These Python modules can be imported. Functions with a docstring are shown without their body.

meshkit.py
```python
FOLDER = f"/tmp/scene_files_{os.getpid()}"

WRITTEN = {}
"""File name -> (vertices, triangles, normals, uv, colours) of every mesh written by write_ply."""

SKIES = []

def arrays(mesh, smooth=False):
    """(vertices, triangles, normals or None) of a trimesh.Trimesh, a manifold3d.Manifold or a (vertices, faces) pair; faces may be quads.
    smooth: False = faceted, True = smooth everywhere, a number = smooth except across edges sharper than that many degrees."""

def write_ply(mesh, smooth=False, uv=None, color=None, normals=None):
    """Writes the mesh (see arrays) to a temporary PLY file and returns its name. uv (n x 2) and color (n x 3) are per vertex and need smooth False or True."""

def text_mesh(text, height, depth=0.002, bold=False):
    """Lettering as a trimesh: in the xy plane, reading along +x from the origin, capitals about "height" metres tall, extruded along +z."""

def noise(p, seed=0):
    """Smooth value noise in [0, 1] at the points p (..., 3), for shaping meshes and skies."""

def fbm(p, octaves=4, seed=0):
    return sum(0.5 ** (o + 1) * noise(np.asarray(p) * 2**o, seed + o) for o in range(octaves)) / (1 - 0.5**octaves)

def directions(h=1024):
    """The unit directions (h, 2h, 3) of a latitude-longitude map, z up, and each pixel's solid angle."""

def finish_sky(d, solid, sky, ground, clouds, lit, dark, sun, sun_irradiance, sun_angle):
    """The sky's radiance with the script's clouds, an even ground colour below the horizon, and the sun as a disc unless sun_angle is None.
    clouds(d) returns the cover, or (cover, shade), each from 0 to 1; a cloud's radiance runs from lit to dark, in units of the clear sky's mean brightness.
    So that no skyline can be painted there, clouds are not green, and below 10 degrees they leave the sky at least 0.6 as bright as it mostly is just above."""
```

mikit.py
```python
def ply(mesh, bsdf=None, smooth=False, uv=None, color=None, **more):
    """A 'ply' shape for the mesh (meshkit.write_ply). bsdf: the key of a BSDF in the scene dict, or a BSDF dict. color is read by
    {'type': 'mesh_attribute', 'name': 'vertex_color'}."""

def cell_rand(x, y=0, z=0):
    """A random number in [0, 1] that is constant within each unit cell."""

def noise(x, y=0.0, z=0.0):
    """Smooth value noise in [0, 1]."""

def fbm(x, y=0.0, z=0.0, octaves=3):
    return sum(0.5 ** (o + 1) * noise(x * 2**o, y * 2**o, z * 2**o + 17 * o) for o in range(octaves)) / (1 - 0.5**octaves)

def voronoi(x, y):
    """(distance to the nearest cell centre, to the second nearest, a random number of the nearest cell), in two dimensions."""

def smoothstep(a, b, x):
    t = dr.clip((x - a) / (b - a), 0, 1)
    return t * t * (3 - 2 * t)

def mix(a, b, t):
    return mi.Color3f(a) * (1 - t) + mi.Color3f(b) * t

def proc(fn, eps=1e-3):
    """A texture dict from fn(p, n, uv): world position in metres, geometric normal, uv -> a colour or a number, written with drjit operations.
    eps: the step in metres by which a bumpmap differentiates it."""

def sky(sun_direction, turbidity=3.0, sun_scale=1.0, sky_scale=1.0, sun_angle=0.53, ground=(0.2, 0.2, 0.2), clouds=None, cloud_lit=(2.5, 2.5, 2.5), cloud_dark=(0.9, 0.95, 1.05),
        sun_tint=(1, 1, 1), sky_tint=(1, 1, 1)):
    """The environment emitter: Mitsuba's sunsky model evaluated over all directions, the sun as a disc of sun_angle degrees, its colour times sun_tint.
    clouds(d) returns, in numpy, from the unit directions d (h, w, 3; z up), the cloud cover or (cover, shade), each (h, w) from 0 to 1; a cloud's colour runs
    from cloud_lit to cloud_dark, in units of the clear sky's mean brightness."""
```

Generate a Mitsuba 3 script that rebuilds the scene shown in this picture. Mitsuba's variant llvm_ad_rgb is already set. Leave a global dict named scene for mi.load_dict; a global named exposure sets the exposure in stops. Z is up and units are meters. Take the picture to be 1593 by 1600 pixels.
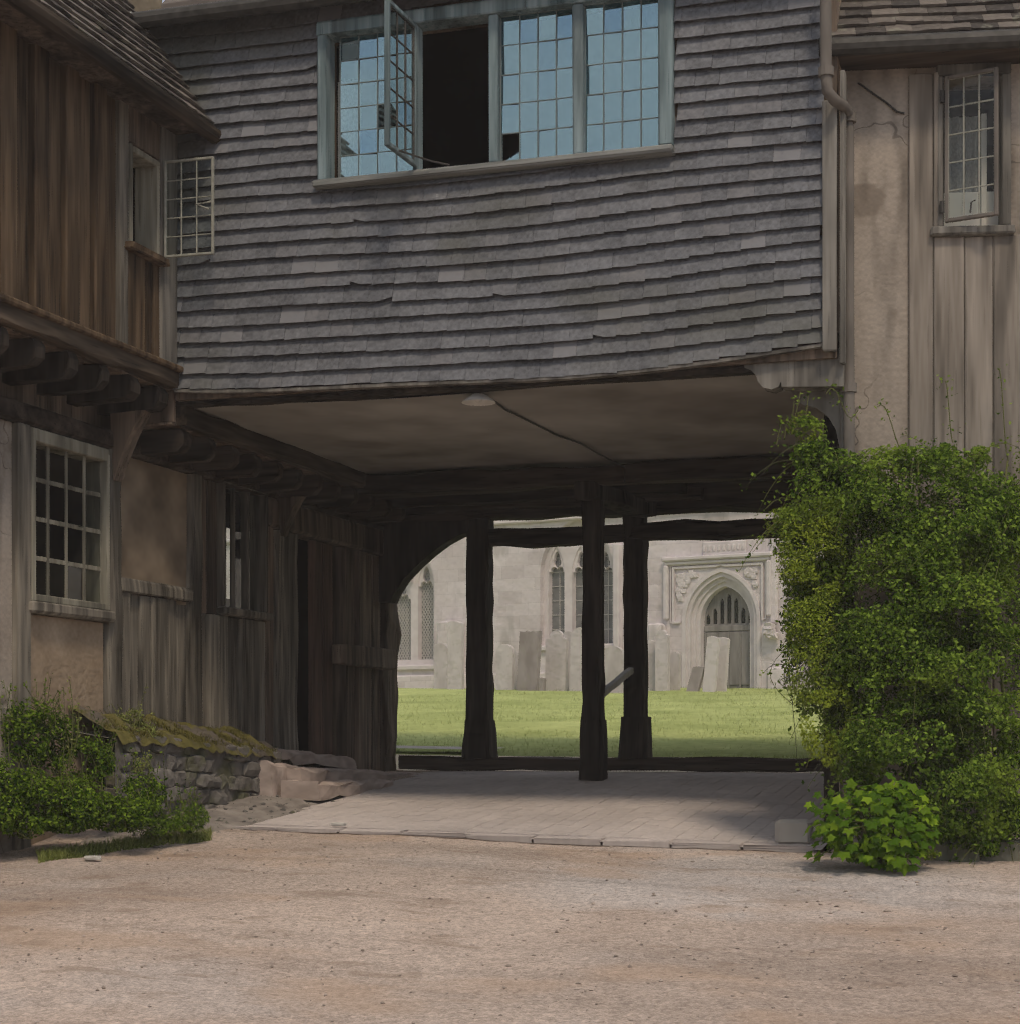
import math, numpy as np, trimesh, shapely, mitsuba as mi, drjit as dr, mikit, meshkit
from shapely.geometry import Polygon, box as sbox
from shapely.ops import unary_union
from mikit import proc, fbm, noise, smoothstep, mix, cell_rand, voronoi
T = mi.ScalarTransform4f
scene, labels = {}, {}
R = np.random.default_rng(7)

# ------------------------------------------------------------------ camera, sky, exposure
F, U0, V0 = 2850.0, 796.5, 1160.0                  # focal length and principal point in photo pixels (1593 x 1600)
TH = math.radians(17.96)
CAM = np.array([3.45, -10.65, 0.0])                # eye height is z = 0; the street falls towards the camera
FWD = np.array([-math.sin(TH), math.cos(TH), 0]); RGT = np.array([math.cos(TH), math.sin(TH), 0])
scene['camera'] = {'type': 'perspective', 'fov': 2*math.degrees(math.atan(796.5/F)), 'fov_axis': 'x', 'near_clip': .1, 'far_clip': 1000.0,
    'principal_point_offset_y': (800-V0)/1600.0,
    'to_world': T().look_at(origin=CAM.tolist(), target=(CAM+FWD).tolist(), up=[0, 0, 1])}
def clouds(d):
    n = meshkit.fbm(d*np.array([4, 4, 7.])+3.1, 5, 4)
    return np.clip(.62+(n-.45)*2.6, .2, 1.0)
scene['sky'] = mikit.sky([.35, -.62, .85], turbidity=3, sun_scale=.3, sun_angle=10, clouds=clouds, cloud_lit=(2.1, 2.1, 2.1), ground=(.2, .18, .16))
exposure = 1.7

scene['air'] = {'type': 'homogeneous', 'albedo': {'type': 'rgb', 'value': [.95, .95, .95]}, 'sigma_t': .0018}
scene['camera']['medium'] = {'type': 'ref', 'id': 'air'}
scene['haze'] = {'type': 'cube', 'to_world': T().translate([0, 50, 3.9]).scale([260, 262, 6.8]), 'bsdf': {'type': 'null'}, 'interior': {'type': 'ref', 'id': 'air'}}
labels['haze'] = {'label': 'thin summer haze in the air of the yard and churchyard', 'kind': 'stuff'}
# ------------------------------------------------------------------ helpers
class Fr:
    """A frame: x to the right along a wall, y into it, z up."""
    def __init__(s, o, deg):
        a = math.radians(deg); s.o = np.array(o, float); s.ex = np.array([math.cos(a), math.sin(a), 0]); s.ey = np.array([-math.sin(a), math.cos(a), 0])
    def w(s, p):
        p = np.asarray(p, float); return s.o+p[..., :1]*s.ex+p[..., 1:2]*s.ey+p[..., 2:3]*np.array([0, 0, 1.])
    def loc(s, p):
        q = p-s.o; return np.array([q@s.ex, q@s.ey, q[2]])
    def hit(s, u, v, y=0.0):
        d = FWD+RGT*((u-U0)/F)-np.array([0, 0, (v-V0)/F]); t = (y-(CAM-s.o)@s.ey)/(d@s.ey); p = s.loc(CAM+t*d); return p[0], p[2]
def V(u, v, d): return CAM+d*(FWD+RGT*((u-U0)/F)-np.array([0, 0, (v-V0)/F]))
W0 = Fr((0, 0, 0), 0)                              # the front of the tile hung house: x to the right, y into the passage
FL = Fr((-2.31, 0, 0), 90)                         # upper wall of the timber house on the left: x into the picture, y into the wall
FR = Fr((1.965, .30, 0), 11.5)                     # front wall of the plastered house on the right
FC = Fr(V(1140, 1075, 42.0), -12)                  # church wall, origin at the foot of the door

def ground(s, q):
    s, q = np.asarray(s, float), np.asarray(q, float)
    b = np.interp(q, [-40, -10.65, 0, 3.25, 4.63, 30], [-1.75, -1.5, -.585, -.295, -.247, -.2])
    return b-.02*np.clip(s, -4, 5)*np.clip(1-np.clip(q, 0, 3)/3, 0, 1)
def lawn_z(s, q):
    d = (np.asarray(s)-CAM[0])*FWD[0]+(np.asarray(q)-CAM[1])*FWD[1]
    return -.135+np.interp(d, [0, 16, 42, 50, 120], [-.02, 0, 1.385, 1.6, 1.7])

class MB:
    def __init__(s): s.v, s.f, s.u, s.n = [], [], [], 0
    def add(s, v, f, r=None):
        v = np.asarray(v, float).reshape(-1, 3); f = np.asarray(f, int)
        if f.shape[1] == 4: f = np.vstack([f[:, [0, 1, 2]], f[:, [0, 2, 3]]])
        s.v.append(v); s.f.append(f+s.n); s.n += len(v)
        r = R.random() if r is None else r
        s.u.append(np.column_stack([np.broadcast_to(r, len(v)), np.full(len(v), .5)])); return s
    def box(s, fr, x0, x1, y0, y1, z0, z1, c=.006, r=None, wob=0.0):
        c = min(c, .45*abs(x1-x0), .45*abs(y1-y0), .45*abs(z1-z0))
        m, h = np.array([(x0+x1)/2, (y0+y1)/2, (z0+z1)/2]), np.abs([x1-x0, y1-y0, z1-z0])/2
        return s.add(fr.w(m+chamfer(h, c)+(R.normal(0, wob, (24, 3)) if wob else 0)), CH_F, r)
    def poly(s, fr, pts, y0, y1, r=None):
        """A polygon in x, z drawn out from y0 to y1."""
        pg = pts if hasattr(pts, 'geom_type') else Polygon(pts)
        for g in getattr(pg, 'geoms', [pg]):
            if g.is_empty or g.area < 1e-6: continue
            m = trimesh.creation.extrude_polygon(g, abs(y1-y0), engine='earcut'); v = np.array(m.vertices)
            s.add(fr.w(np.column_stack([v[:, 0], min(y0, y1)+v[:, 2], v[:, 1]])), m.faces, r)
        return s
    def beam(s, p0, p1, w, h, seg=6, wob=.008, up=(0, 0, 1), taper=1.0, r=None, bow=0.0):
        """A rough-hewn timber between two points."""
        p0, p1 = np.asarray(p0, float), np.asarray(p1, float); t = (p1-p0)/np.linalg.norm(p1-p0)
        b = np.cross(t, np.asarray(up, float)); b /= np.linalg.norm(b); n = np.cross(b, t); c = .12*min(w, h)
        prof = np.array([[-w/2+c, -h/2], [w/2-c, -h/2], [w/2, -h/2+c], [w/2, h/2-c], [w/2-c, h/2], [-w/2+c, h/2], [-w/2, h/2-c], [-w/2, -h/2+c]])
        v = []
        for i in range(seg+1):
            k = i/seg; q = prof*(1+(taper-1)*k)+R.normal(0, wob, (8, 2))+R.normal(0, wob, 2)+np.array([0, bow*4*k*(1-k)])
            v.append(p0+(p1-p0)*k+q[:, :1]*b+q[:, 1:]*n)
        v = np.vstack(v); f = [[i*8+j, i*8+(j+1) % 8, i*8+8+(j+1) % 8, i*8+8+j] for i in range(seg) for j in range(8)]
        e = seg*8; f += [[0, 1, 2, 3], [0, 3, 4, 7], [7, 4, 5, 6], [e, e+3, e+2, e+1], [e, e+7, e+4, e+3], [e+7, e+6, e+5, e+4]]
        return s.add(v, f, r)
    def tube(s, pts, rad, sides=8, r=None):
        p = np.asarray(pts, float); t = np.gradient(p, axis=0); t /= np.linalg.norm(t, axis=1, keepdims=True)+1e-12
        a = np.cross(t, np.where(np.abs(t[:, 2:]) < .9, [0, 0, 1.], [1., 0, 0])); a /= np.linalg.norm(a, axis=1, keepdims=True); b = np.cross(t, a)
        g = np.arange(sides)*2*np.pi/sides; rad = np.broadcast_to(rad, len(p))
        v = p[:, None]+rad[:, None, None]*(np.cos(g)[None, :, None]*a[:, None]+np.sin(g)[None, :, None]*b[:, None])
        f = [[i*sides+j, i*sides+(j+1) % sides, (i+1)*sides+(j+1) % sides, (i+1)*sides+j] for i in range(len(p)-1) for j in range(sides)]
        v = np.vstack([v.reshape(-1, 3), p[0], p[-1]]); f = np.array(f); f = np.vstack([f[:, [0, 1, 2]], f[:, [0, 2, 3]]])
        n = len(p)*sides; j = np.arange(sides)
        f = np.vstack([f, np.column_stack([j*0+n, (j+1) % sides, j]), np.column_stack([j*0+n+1, n-sides+j, n-sides+(j+1) % sides])])
        return s.add(v, f, r)
    def put(s, key, bsdf, smooth=False):
        k = num(key); scene[k] = mikit.ply(trimesh.Trimesh(np.vstack(s.v), np.vstack(s.f), process=False), bsdf, smooth=smooth, uv=np.vstack(s.u)); return k
def chamfer(h, c):
    v = []
    for sx in (-1, 1):
        for sy in (-1, 1):
            for sz in (-1, 1):
                g = np.array([sx, sy, sz])*np.asarray(h)
                for a in range(3):
                    w = g-np.array([sx, sy, sz])*c; w[a] = g[a]; v.append(w)
    return np.array(v)
def _chf():
    from scipy.spatial import ConvexHull
    p = chamfer([1, 1, 1], .3); hl = ConvexHull(p); f = hl.simplices.copy()
    for i, t in enumerate(f):
        if np.dot(np.cross(p[t[1]]-p[t[0]], p[t[2]]-p[t[0]]), p[t].mean(0)) < 0: f[i] = t[::-1]
    return f
CH_F = _chf()
_n = {}
def num(key):
    i = _n.get(key, 0); _n[key] = i+1; return key if i == 0 else f'{key}_{i:03d}'
def reserve(key): return num(key)
def tag(key, label, cat=None, group=None, kind=None):
    d = {'label': label}
    if cat: d['category'] = cat
    if group: d['group'] = group
    if kind: d['kind'] = kind
    labels[key] = d
def one(key, bsdf, fn, smooth=False): m = MB(); fn(m); return m.put(key, bsdf, smooth)
def bx(key, bsdf, *a, **k): return MB().box(*a, **k).put(key, bsdf)

# ------------------------------------------------------------------ materials
def mat(key, c, rough=.85, bump=None, spec=.3, **k):
    b = {'type': 'principled', 'base_color': c if isinstance(c, dict) else {'type': 'rgb', 'value': list(c)}, 'roughness': rough, 'specular': spec, **k}
    if bump: b = {'type': 'bumpmap', 'arbitrary': proc(bump[0], bump[2] if len(bump) > 2 else 2e-3), 'scale': bump[1], 'nested_bsdf': b}
    scene[key] = {'type': 'twosided', 'bsdf': b}
def wood(key, c0, c1, axis='z', bump=.004, crack=.55, tone=.6):
    def parts(p): return (p.x, p.y, p.z) if axis == 'z' else ((p.y, p.z, p.x) if axis == 'x' else (p.x, p.z, p.y))
    def fn(p, n, uv):
        a, b, l = parts(p)
        g = fbm(a*34, b*34, l*2.0+uv.x*20); g2 = fbm(a*7+uv.x*40, b*7, l*.9)
        t = dr.clip(.5+1.3*(g-.5)+.9*(g2-.5)+(uv.x-.5)*tone, 0, 1)
        cr = smoothstep(.68, .84, fbm(a*120, b*120, l*3.2+uv.x*9, 2))
        st = smoothstep(.40, .70, fbm(a*9+uv.x*7, b*9, l*.7+5+uv.x*30, 4))
        return mix(c0, c1, t)*(1-crack*cr)*(1-.5*st)
    def bf(p, n, uv):
        a, b, l = parts(p); return fbm(a*45, b*45, l*2.0+uv.x*20)-.8*smoothstep(.68, .84, fbm(a*120, b*120, l*3.2+uv.x*9, 2))
    mat(key, proc(fn), .8, (bf, bump) if bump else None, spec=.2)
wood('brown_boards', (.042, .028, .018), (.185, .128, .082), bump=.005, crack=.4)
wood('dark_timber', (.030, .023, .019), (.105, .080, .064), axis='x')
wood('dark_post', (.022, .018, .015), (.075, .060, .050), crack=.4)
wood('grey_boards', (.07, .063, .054), (.31, .28, .235), bump=.005, crack=.45)
wood('dark_boards', (.062, .048, .038), (.265, .205, .16), bump=.005, crack=.45)
wood('red_door', (.05, .030, .024), (.17, .105, .08), bump=.004, crack=.4)
wood('pale_boards', (.19, .165, .14), (.40, .355, .31), bump=.003, tone=.4, crack=.18)
wood('pale_post', (.115, .108, .098), (.29, .275, .25), bump=.004, crack=.25)
wood('blue_frame', (.13, .19, .21), (.33, .42, .45), bump=.002, crack=.35)
wood('jetty_timber', (.035, .027, .021), (.155, .118, .088), axis='y', crack=.35)
wood('sill_wood', (.12, .125, .12), (.30, .31, .30), axis='x', crack=.25)
wood('grey_frame', (.16, .15, .12), (.40, .38, .31), bump=.002, crack=.3)
def tilec(p, n, uv):
    g = fbm(p.x*55, p.y*55, p.z*40); h = fbm(p.x*1.3+4, p.y*1.3, p.z*1.3)
    c = mix((.092, .096, .108), (.232, .240, .264), dr.clip(.47+.95*(g-.5)+.5*(fbm(p.x*6, p.y*6, p.z*6)-.5)+(uv.x-.5)*.34+.5*smoothstep(.955, .97, uv.x), 0, 1))
    c = mix(c, (.17, .14, .125), .3*smoothstep(.80, .95, uv.x)*g)
    c = mix(c, (.24, .24, .245), .35*smoothstep(.70, .86, fbm(p.x*28+9, p.y*28, p.z*28)))
    return mix(c, (.10, .10, .075), .5*smoothstep(.5, .75, h))
mat('wall_tile', proc(tilec), .75, (lambda p, n, uv: fbm(p.x*70, p.y*70, p.z*70), .004))
def rtilec(p, n, uv):
    g = fbm(p.x*40, p.y*40, p.z*40)
    c = mix((.055, .048, .044), (.19, .165, .145), dr.clip(.1+.6*g+(uv.x-.5)*.9, 0, 1))
    return mix(c, (.22, .215, .17), .6*smoothstep(.6, .75, fbm(p.x*17, p.y*17+3, p.z*17)))
mat('roof_tile', proc(rtilec), .85, (lambda p, n, uv: fbm(p.x*70, p.y*70, p.z*70), .005))
def plasterc(p, n, uv):
    s = fbm(p.x*2.2, p.y*2.2, p.z*1.6, 4); st = fbm(p.x*9, p.y*9, p.z*1.2); g = fbm(p.x*60, p.y*60, p.z*60)
    c = mix((.31, .265, .225), (.47, .415, .36), dr.clip(1.3*s-.15, 0, 1))
    c = c*(1-.5*smoothstep(.42, .78, st))*(.8+.4*g)*(.72+.5*fbm(p.x*1.1+2, p.y*1.1, p.z*.55, 3))
    ck = dr.abs(fbm(p.x*2.6+20, p.y*2.6, p.z*2.1, 4)-.5)
    c = c*(1-.45*smoothstep(.007, .002, ck)*smoothstep(.45, .55, fbm(p.x*1.3, p.y*1.3, p.z*1.3+9)))
    return mix(c, (.15, .12, .095), .55*smoothstep(.60, .72, fbm(p.x*3.3+7, p.y*3.3, p.z*4.0, 4)))
mat('plaster', proc(plasterc), .9, (lambda p, n, uv: fbm(p.x*45, p.y*45, p.z*45, 4)+.6*fbm(p.x*6, p.y*6, p.z*6, 3), .007), spec=.15)
def dplasterc(p, n, uv):
    s = fbm(p.x*4, p.y*4, p.z*4, 4)
    return mix((.14, .108, .078), (.36, .285, .21), dr.clip(1.5*s-.3, 0, 1))
mat('old_plaster', proc(dplasterc), .9, (lambda p, n, uv: fbm(p.x*22, p.y*22, p.z*22, 4), .010), spec=.15)
mat('tan_plaster', proc(lambda p, n, uv: mix((.24, .175, .12), (.50, .40, .30), dr.clip(.5+1.6*(fbm(p.x*5, p.y*5, p.z*2.2, 5)-.5)+.5*(fbm(p.x*40, p.y*40, p.z*40)-.5), 0, 1))), .9, (lambda p, n, uv: fbm(p.x*30, p.y*30, p.z*30, 4), .012), spec=.15)
mat('ceiling_plaster', proc(lambda p, n, uv: mix(mix((.20, .185, .165), (.38, .365, .34), dr.clip(1.6*fbm(p.x*2.1, p.y*2.1, 3, 5)-.3, 0, 1)), (.14, .11, .09), .25*smoothstep(.58, .72, fbm(p.x*1.1+4, p.y*1.1, 6, 5)))), .95, (lambda p, n, uv: fbm(p.x*9, p.y*9, 1, 4), .012), spec=.1)
def streetc(p, n, uv):
    a = fbm(p.x*.7, p.y*.35, 1, 4); b = fbm(p.x*3.0, p.y*1.6, 2, 4); g = fbm(p.x*48, p.y*48, 3)
    c = mix((.29, .225, .187), (.455, .378, .328), dr.clip(.75*a+.55*b-.15, 0, 1))
    c = mix(c, (.37, .36, .36),   .22*smoothstep(.50, .70, fbm(p.x*.9+3, p.y*.9+1, 7, 4)))
    pd = dr.square((p.x-1.75)/1.5)+dr.square((p.y+1.3)/.95)
    c = mix(c, (.39, .39, .40),   .42*smoothstep(1.25, .25, pd+.9*(fbm(p.x*2.2, p.y*2.2, 5, 4)-.5)))
    g2 = fbm(p.x*130, p.y*130, 6, 2); big = fbm(p.x*.45+5, p.y*1.1, 8, 4)
    c = c*dr.maximum(.35, 1.10+.65*(g-.5)+.65*(g2-.5))*(.80+.42*big)
    c = mix(c, (.40, .27, .18), .35*smoothstep(.52, .72, fbm(p.x*1.1+21, p.y*1.7, 3, 4)))
    c = c*(1-.16*smoothstep(.5, .8, fbm(p.x*.5+9, p.y*5, 9, 4)))
    return mix(c, (.20, .14, .10), .35*smoothstep(.62, .78, fbm(p.x*3+11, p.y*6, 4, 4)))
mat('street_dirt', proc(streetc), .95, (lambda p, n, uv: fbm(p.x*20, p.y*20, 0, 4)+.6*fbm(p.x*70, p.y*70, 2), .018), spec=.15)
mat('brick_paving', proc(lambda p, n, uv: mix((.36, .32, .305), (.50, .45, .43), dr.clip(.2+.6*fbm(p.x*30, p.y*30, 1)+(uv.x-.5)*.22, 0, 1))*(.75+.5*fbm(p.x*1.2, p.y*1.2, 5))), .9, (lambda p, n, uv: fbm(p.x*60, p.y*60, 0), .004), spec=.15)
mat('joint_dirt', proc(lambda p, n, uv: mix((.37, .33, .315), (.44, .395, .375), fbm(p.x*14, p.y*14, 1))), .95, spec=.1)
mat('lawn_grass', proc(lambda p, n, uv: mix((.19, .23, .07), (.40, .44, .18), dr.clip(fbm(p.x*1.1, p.y*.9, 1, 4)*.9+.5*fbm(p.x*14, p.y*9, 3)-.2, 0, 1))), .95, (lambda p, n, uv: fbm(p.x*15, p.y*15, 0), .03), spec=.1)
mat('path_stone', proc(lambda p, n, uv: mix((.34, .31, .28), (.5, .47, .43), fbm(p.x*6, p.y*6, 1))), .9)
CC, CS = math.cos(math.radians(-12)), math.sin(math.radians(-12))
def churchc(p, n, uv):
    a = p.x*CC+p.y*CS; b = p.x*-CS+p.y*CC; row = dr.floor(p.z/.31); xx = a/.62+.5*row+.35*cell_rand(row, 5, 1)
    fx, fz = xx-dr.floor(xx), p.z/.31-row
    j = dr.maximum(smoothstep(.03, .0, fx), smoothstep(.06, .0, fz))
    tone = cell_rand(dr.floor(xx), row, 3); s = fbm(a*1.1, b, p.z*1.1, 4); g = fbm(a*12, b*12, p.z*12)
    c = mix((.52, .46, .465), (.70, .64, .65), dr.clip(.5+1.3*(s-.5)+.45*(tone-.5)+.7*(g-.5), 0, 1))
    c = mix(c, (.30, .275, .26), .5*smoothstep(.55, .75, fbm(a*2.5, b*2, p.z*.8+4, 4)))
    return c*(1-.14*j)
mat('church_stone', proc(churchc), .9, (lambda p, n, uv: fbm(p.x*8, p.y*8, p.z*8, 4), .03), spec=.15)
mat('carved_stone', proc(lambda p, n, uv: mix((.52, .465, .47), (.71, .66, .665), fbm(p.x*5, p.y*5, p.z*5, 4))), .9, spec=.15)
def gravec(p, n, uv):
    s = fbm(p.x*6, p.y*6, p.z*2.2, 4); c = mix((.26, .22, .215), (.62, .57, .57), dr.clip(uv.x*1.05+(s-.5)*.7, 0, 1))
    return mix(c, (.30, .30, .22), .2*smoothstep(.55, .72, fbm(p.x*9+2, p.y*9, p.z*9)))
mat('grave_stone', proc(gravec), .9, (lambda p, n, uv: fbm(p.x*15, p.y*15, p.z*15), .02), spec=.15)
def rubblec(p, n, uv):
    s = fbm(p.x*16, p.y*16, p.z*16, 4); c = mix((.085, .078, .072), (.25, .235, .22), dr.clip(1.1*s-.05+(uv.x-.5)*.3, 0, 1))
    return mix(c, (.10, .11, .035), .5*smoothstep(.55, .75, fbm(p.x*5, p.y*5, p.z*5)))
mat('rubble_stone', proc(rubblec), .95, (lambda p, n, uv: fbm(p.x*30, p.y*30, p.z*30, 4), .012), spec=.15)
mat('bank_dirt', proc(lambda p, n, uv: mix((.15, .132, .12), (.38, .34, .31), dr.clip(1.3*fbm(p.x*9, p.y*9, p.z*9, 4)-.2, 0, 1))), .95, (lambda p, n, uv: fbm(p.x*30, p.y*30, p.z*30, 4), .02), spec=.1)
mat('grit_stone', proc(lambda p, n, uv: mix((.22, .18, .155), (.50, .42, .365), uv.x)), .95, spec=.1)
mat('sandstone', proc(lambda p, n, uv: mix((.22, .17, .145), (.52, .435, .395), dr.clip(1.3*fbm(p.x*7, p.y*7, p.z*11, 4)-.15+(uv.x-.5)*.3, 0, 1))), .95, (lambda p, n, uv: fbm(p.x*25, p.y*25, p.z*25, 4), .012), spec=.15)
mat('moss_cover', proc(lambda p, n, uv: mix(mix((.06, .05, .04), (.19, .165, .14), fbm(p.x*20, p.y*20, p.z*20, 4)), mix((.07, .065, .02), (.18, .16, .055), fbm(p.x*14, p.y*14, 3)), smoothstep(.40, .58, fbm(p.x*5, p.y*5, p.z*5, 4)))), .95, (lambda p, n, uv: fbm(p.x*40, p.y*40, p.z*40), .02), spec=.1)
mat('kerb', proc(lambda p, n, uv: mix((.10, .11, .075), (.25, .24, .20), fbm(p.x*8, p.y*8, p.z*8, 4))), .9, (lambda p, n, uv: fbm(p.x*30, p.y*30, p.z*30), .01), spec=.15)
mat('iron', proc(lambda p, n, uv: mix((.035, .034, .032), (.10, .095, .09), fbm(p.x*20, p.y*20, p.z*20))), .6, metallic=.2)
mat('pipe_paint', proc(lambda p, n, uv: mix((.10, .09, .08), (.235, .21, .19), fbm(p.x*9, p.y*9, p.z*3))), .7)
mat('lead_strip', (.16, .19, .19), .55)
mat('pale_iron', proc(lambda p, n, uv: mix((.20, .20, .17), (.42, .42, .37), fbm(p.x*30, p.y*30, p.z*30))), .6)
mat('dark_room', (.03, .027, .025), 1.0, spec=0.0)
mat('white_cloth', (.62, .61, .58), .95, spec=.1)
mat('lace', proc(lambda p, n, uv: mix((.20, .20, .20), (.42, .42, .41), fbm(p.x*90, p.y*90, p.z*60))), .95, spec=.1)
mat('enamel', (.74, .72, .68), .35)
mat('white_paint', proc(lambda p, n, uv: mix((.45, .43, .40), (.68, .66, .62), fbm(p.x*20, p.y*20, p.z*6))), .7)
mat('church_glass', proc(lambda p, n, uv: mix((.10, .10, .105), (.25, .245, .245), fbm(p.x*5, p.y*5, p.z*5))), .4)
mat('church_lead', (.42, .40, .39), .7)
mat('church_door', proc(lambda p, n, uv: mix((.13, .12, .115), (.30, .28, .27), dr.clip(fbm(p.x*14, p.y*14, p.z*1.5)+(uv.x-.5)*.4, 0, 1))), .8)
mat('church_roof', (.16, .14, .13), .9)
scene['sky_glass'] = {'type': 'thindielectric', 'int_ior': 3.3, 'specular_reflectance': {'type': 'rgb', 'value': [.56, .84, .98]}, 'specular_transmittance': {'type': 'rgb', 'value': [.7, .8, .8]}}
scene['pane_glass'] = {'type': 'thindielectric', 'int_ior': 1.3, 'specular_transmittance': {'type': 'rgb', 'value': [.82, .86, .84]}}
def leafm(key, c0, c1, c2, tr=.6):
    def fn(p, n, uv): return mix(mix(c0, c1, uv.x*uv.x), c2, .55*smoothstep(.48, .70, fbm(p.x*3.1, p.y*3.1, p.z*3.1)))
    scene[key] = {'type': 'twosided', 'bsdf': {'type': 'principled', 'base_color': proc(fn), 'roughness': .55, 'specular': .25}} if tr is None else \
        {'type': 'principledthin', 'base_color': proc(fn), 'roughness': .6, 'diff_trans': tr, 'eta': 1.3}
leafm('ivy_leaf', (.040, .080, .010), (.30, .44, .065), (.32, .43, .06))
leafm('moss_tuft', (.07, .065, .015), (.22, .20, .06), (.14, .12, .04))
leafm('pale_leaf', (.14, .20, .02), (.46, .56, .08), (.42, .50, .06))
leafm('maple_leaf', (.075, .15, .014), (.25, .38, .03), (.16, .27, .02))
leafm('weed_leaf', (.03, .065, .008), (.28, .42, .045), (.18, .26, .03))
leafm('grass_leaf', (.19, .23, .06), (.38, .42, .15), (.32, .34, .10))
mat('stem', proc(lambda p, n, uv: mix((.05, .055, .02), (.17, .18, .06), uv.x)), .8)

# ------------------------------------------------------------------ ground
def sheet(key, mat_, sa, qa, zf, smooth=True):
    S, Q = np.meshgrid(sa, qa); v = np.stack([S, Q, zf(S, Q)], -1).reshape(-1, 3); n, m = len(sa), len(qa)
    i, j = np.meshgrid(np.arange(m-1), np.arange(n-1), indexing='ij'); a = (i*n+j).ravel()
    mb = MB(); mb.add(v, np.stack([a, a+1, a+n+1, a+n], -1), .5); return mb.put(key, mat_, smooth)
def street_z(S, Q):
    z = ground(S, Q); near = (np.abs(S) < 8) & (Q > -9)
    P = np.stack([S*1.1, Q*1.1, S*0], -1); z = z+near*((meshkit.fbm(P, 4)-.5)*.05+(meshkit.fbm(P*7, 3, 5)-.5)*.016)
    # a bank of dirt against the foot of the timber house, the brick floor let into the ground
    z = z+.045*np.clip((-1.85-S)/.4, 0, 1)*np.clip((Q+1.4)/.8, 0, 1)*np.clip((2.2-Q)/1.0, 0, 1)*(.5+.8*meshkit.fbm(P*5, 3, 2))
    inside = (S > -2.0) & (S < 1.9) & (Q > .0)
    return np.where(inside, ground(S, Q)-.07, z)
sa = np.unique(np.concatenate([np.linspace(-150, -8, 12), np.arange(-8, 8, .06), np.linspace(8, 150, 12)])); qa = np.unique(np.concatenate([np.linspace(-200, -9, 14), np.arange(-9, 4.7, .06), [4.72, 4.8]]))
sheet('street', 'street_dirt', sa, qa, street_z); tag('street', 'worn pinkish dirt street with patches of grey grit', kind='structure')
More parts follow.
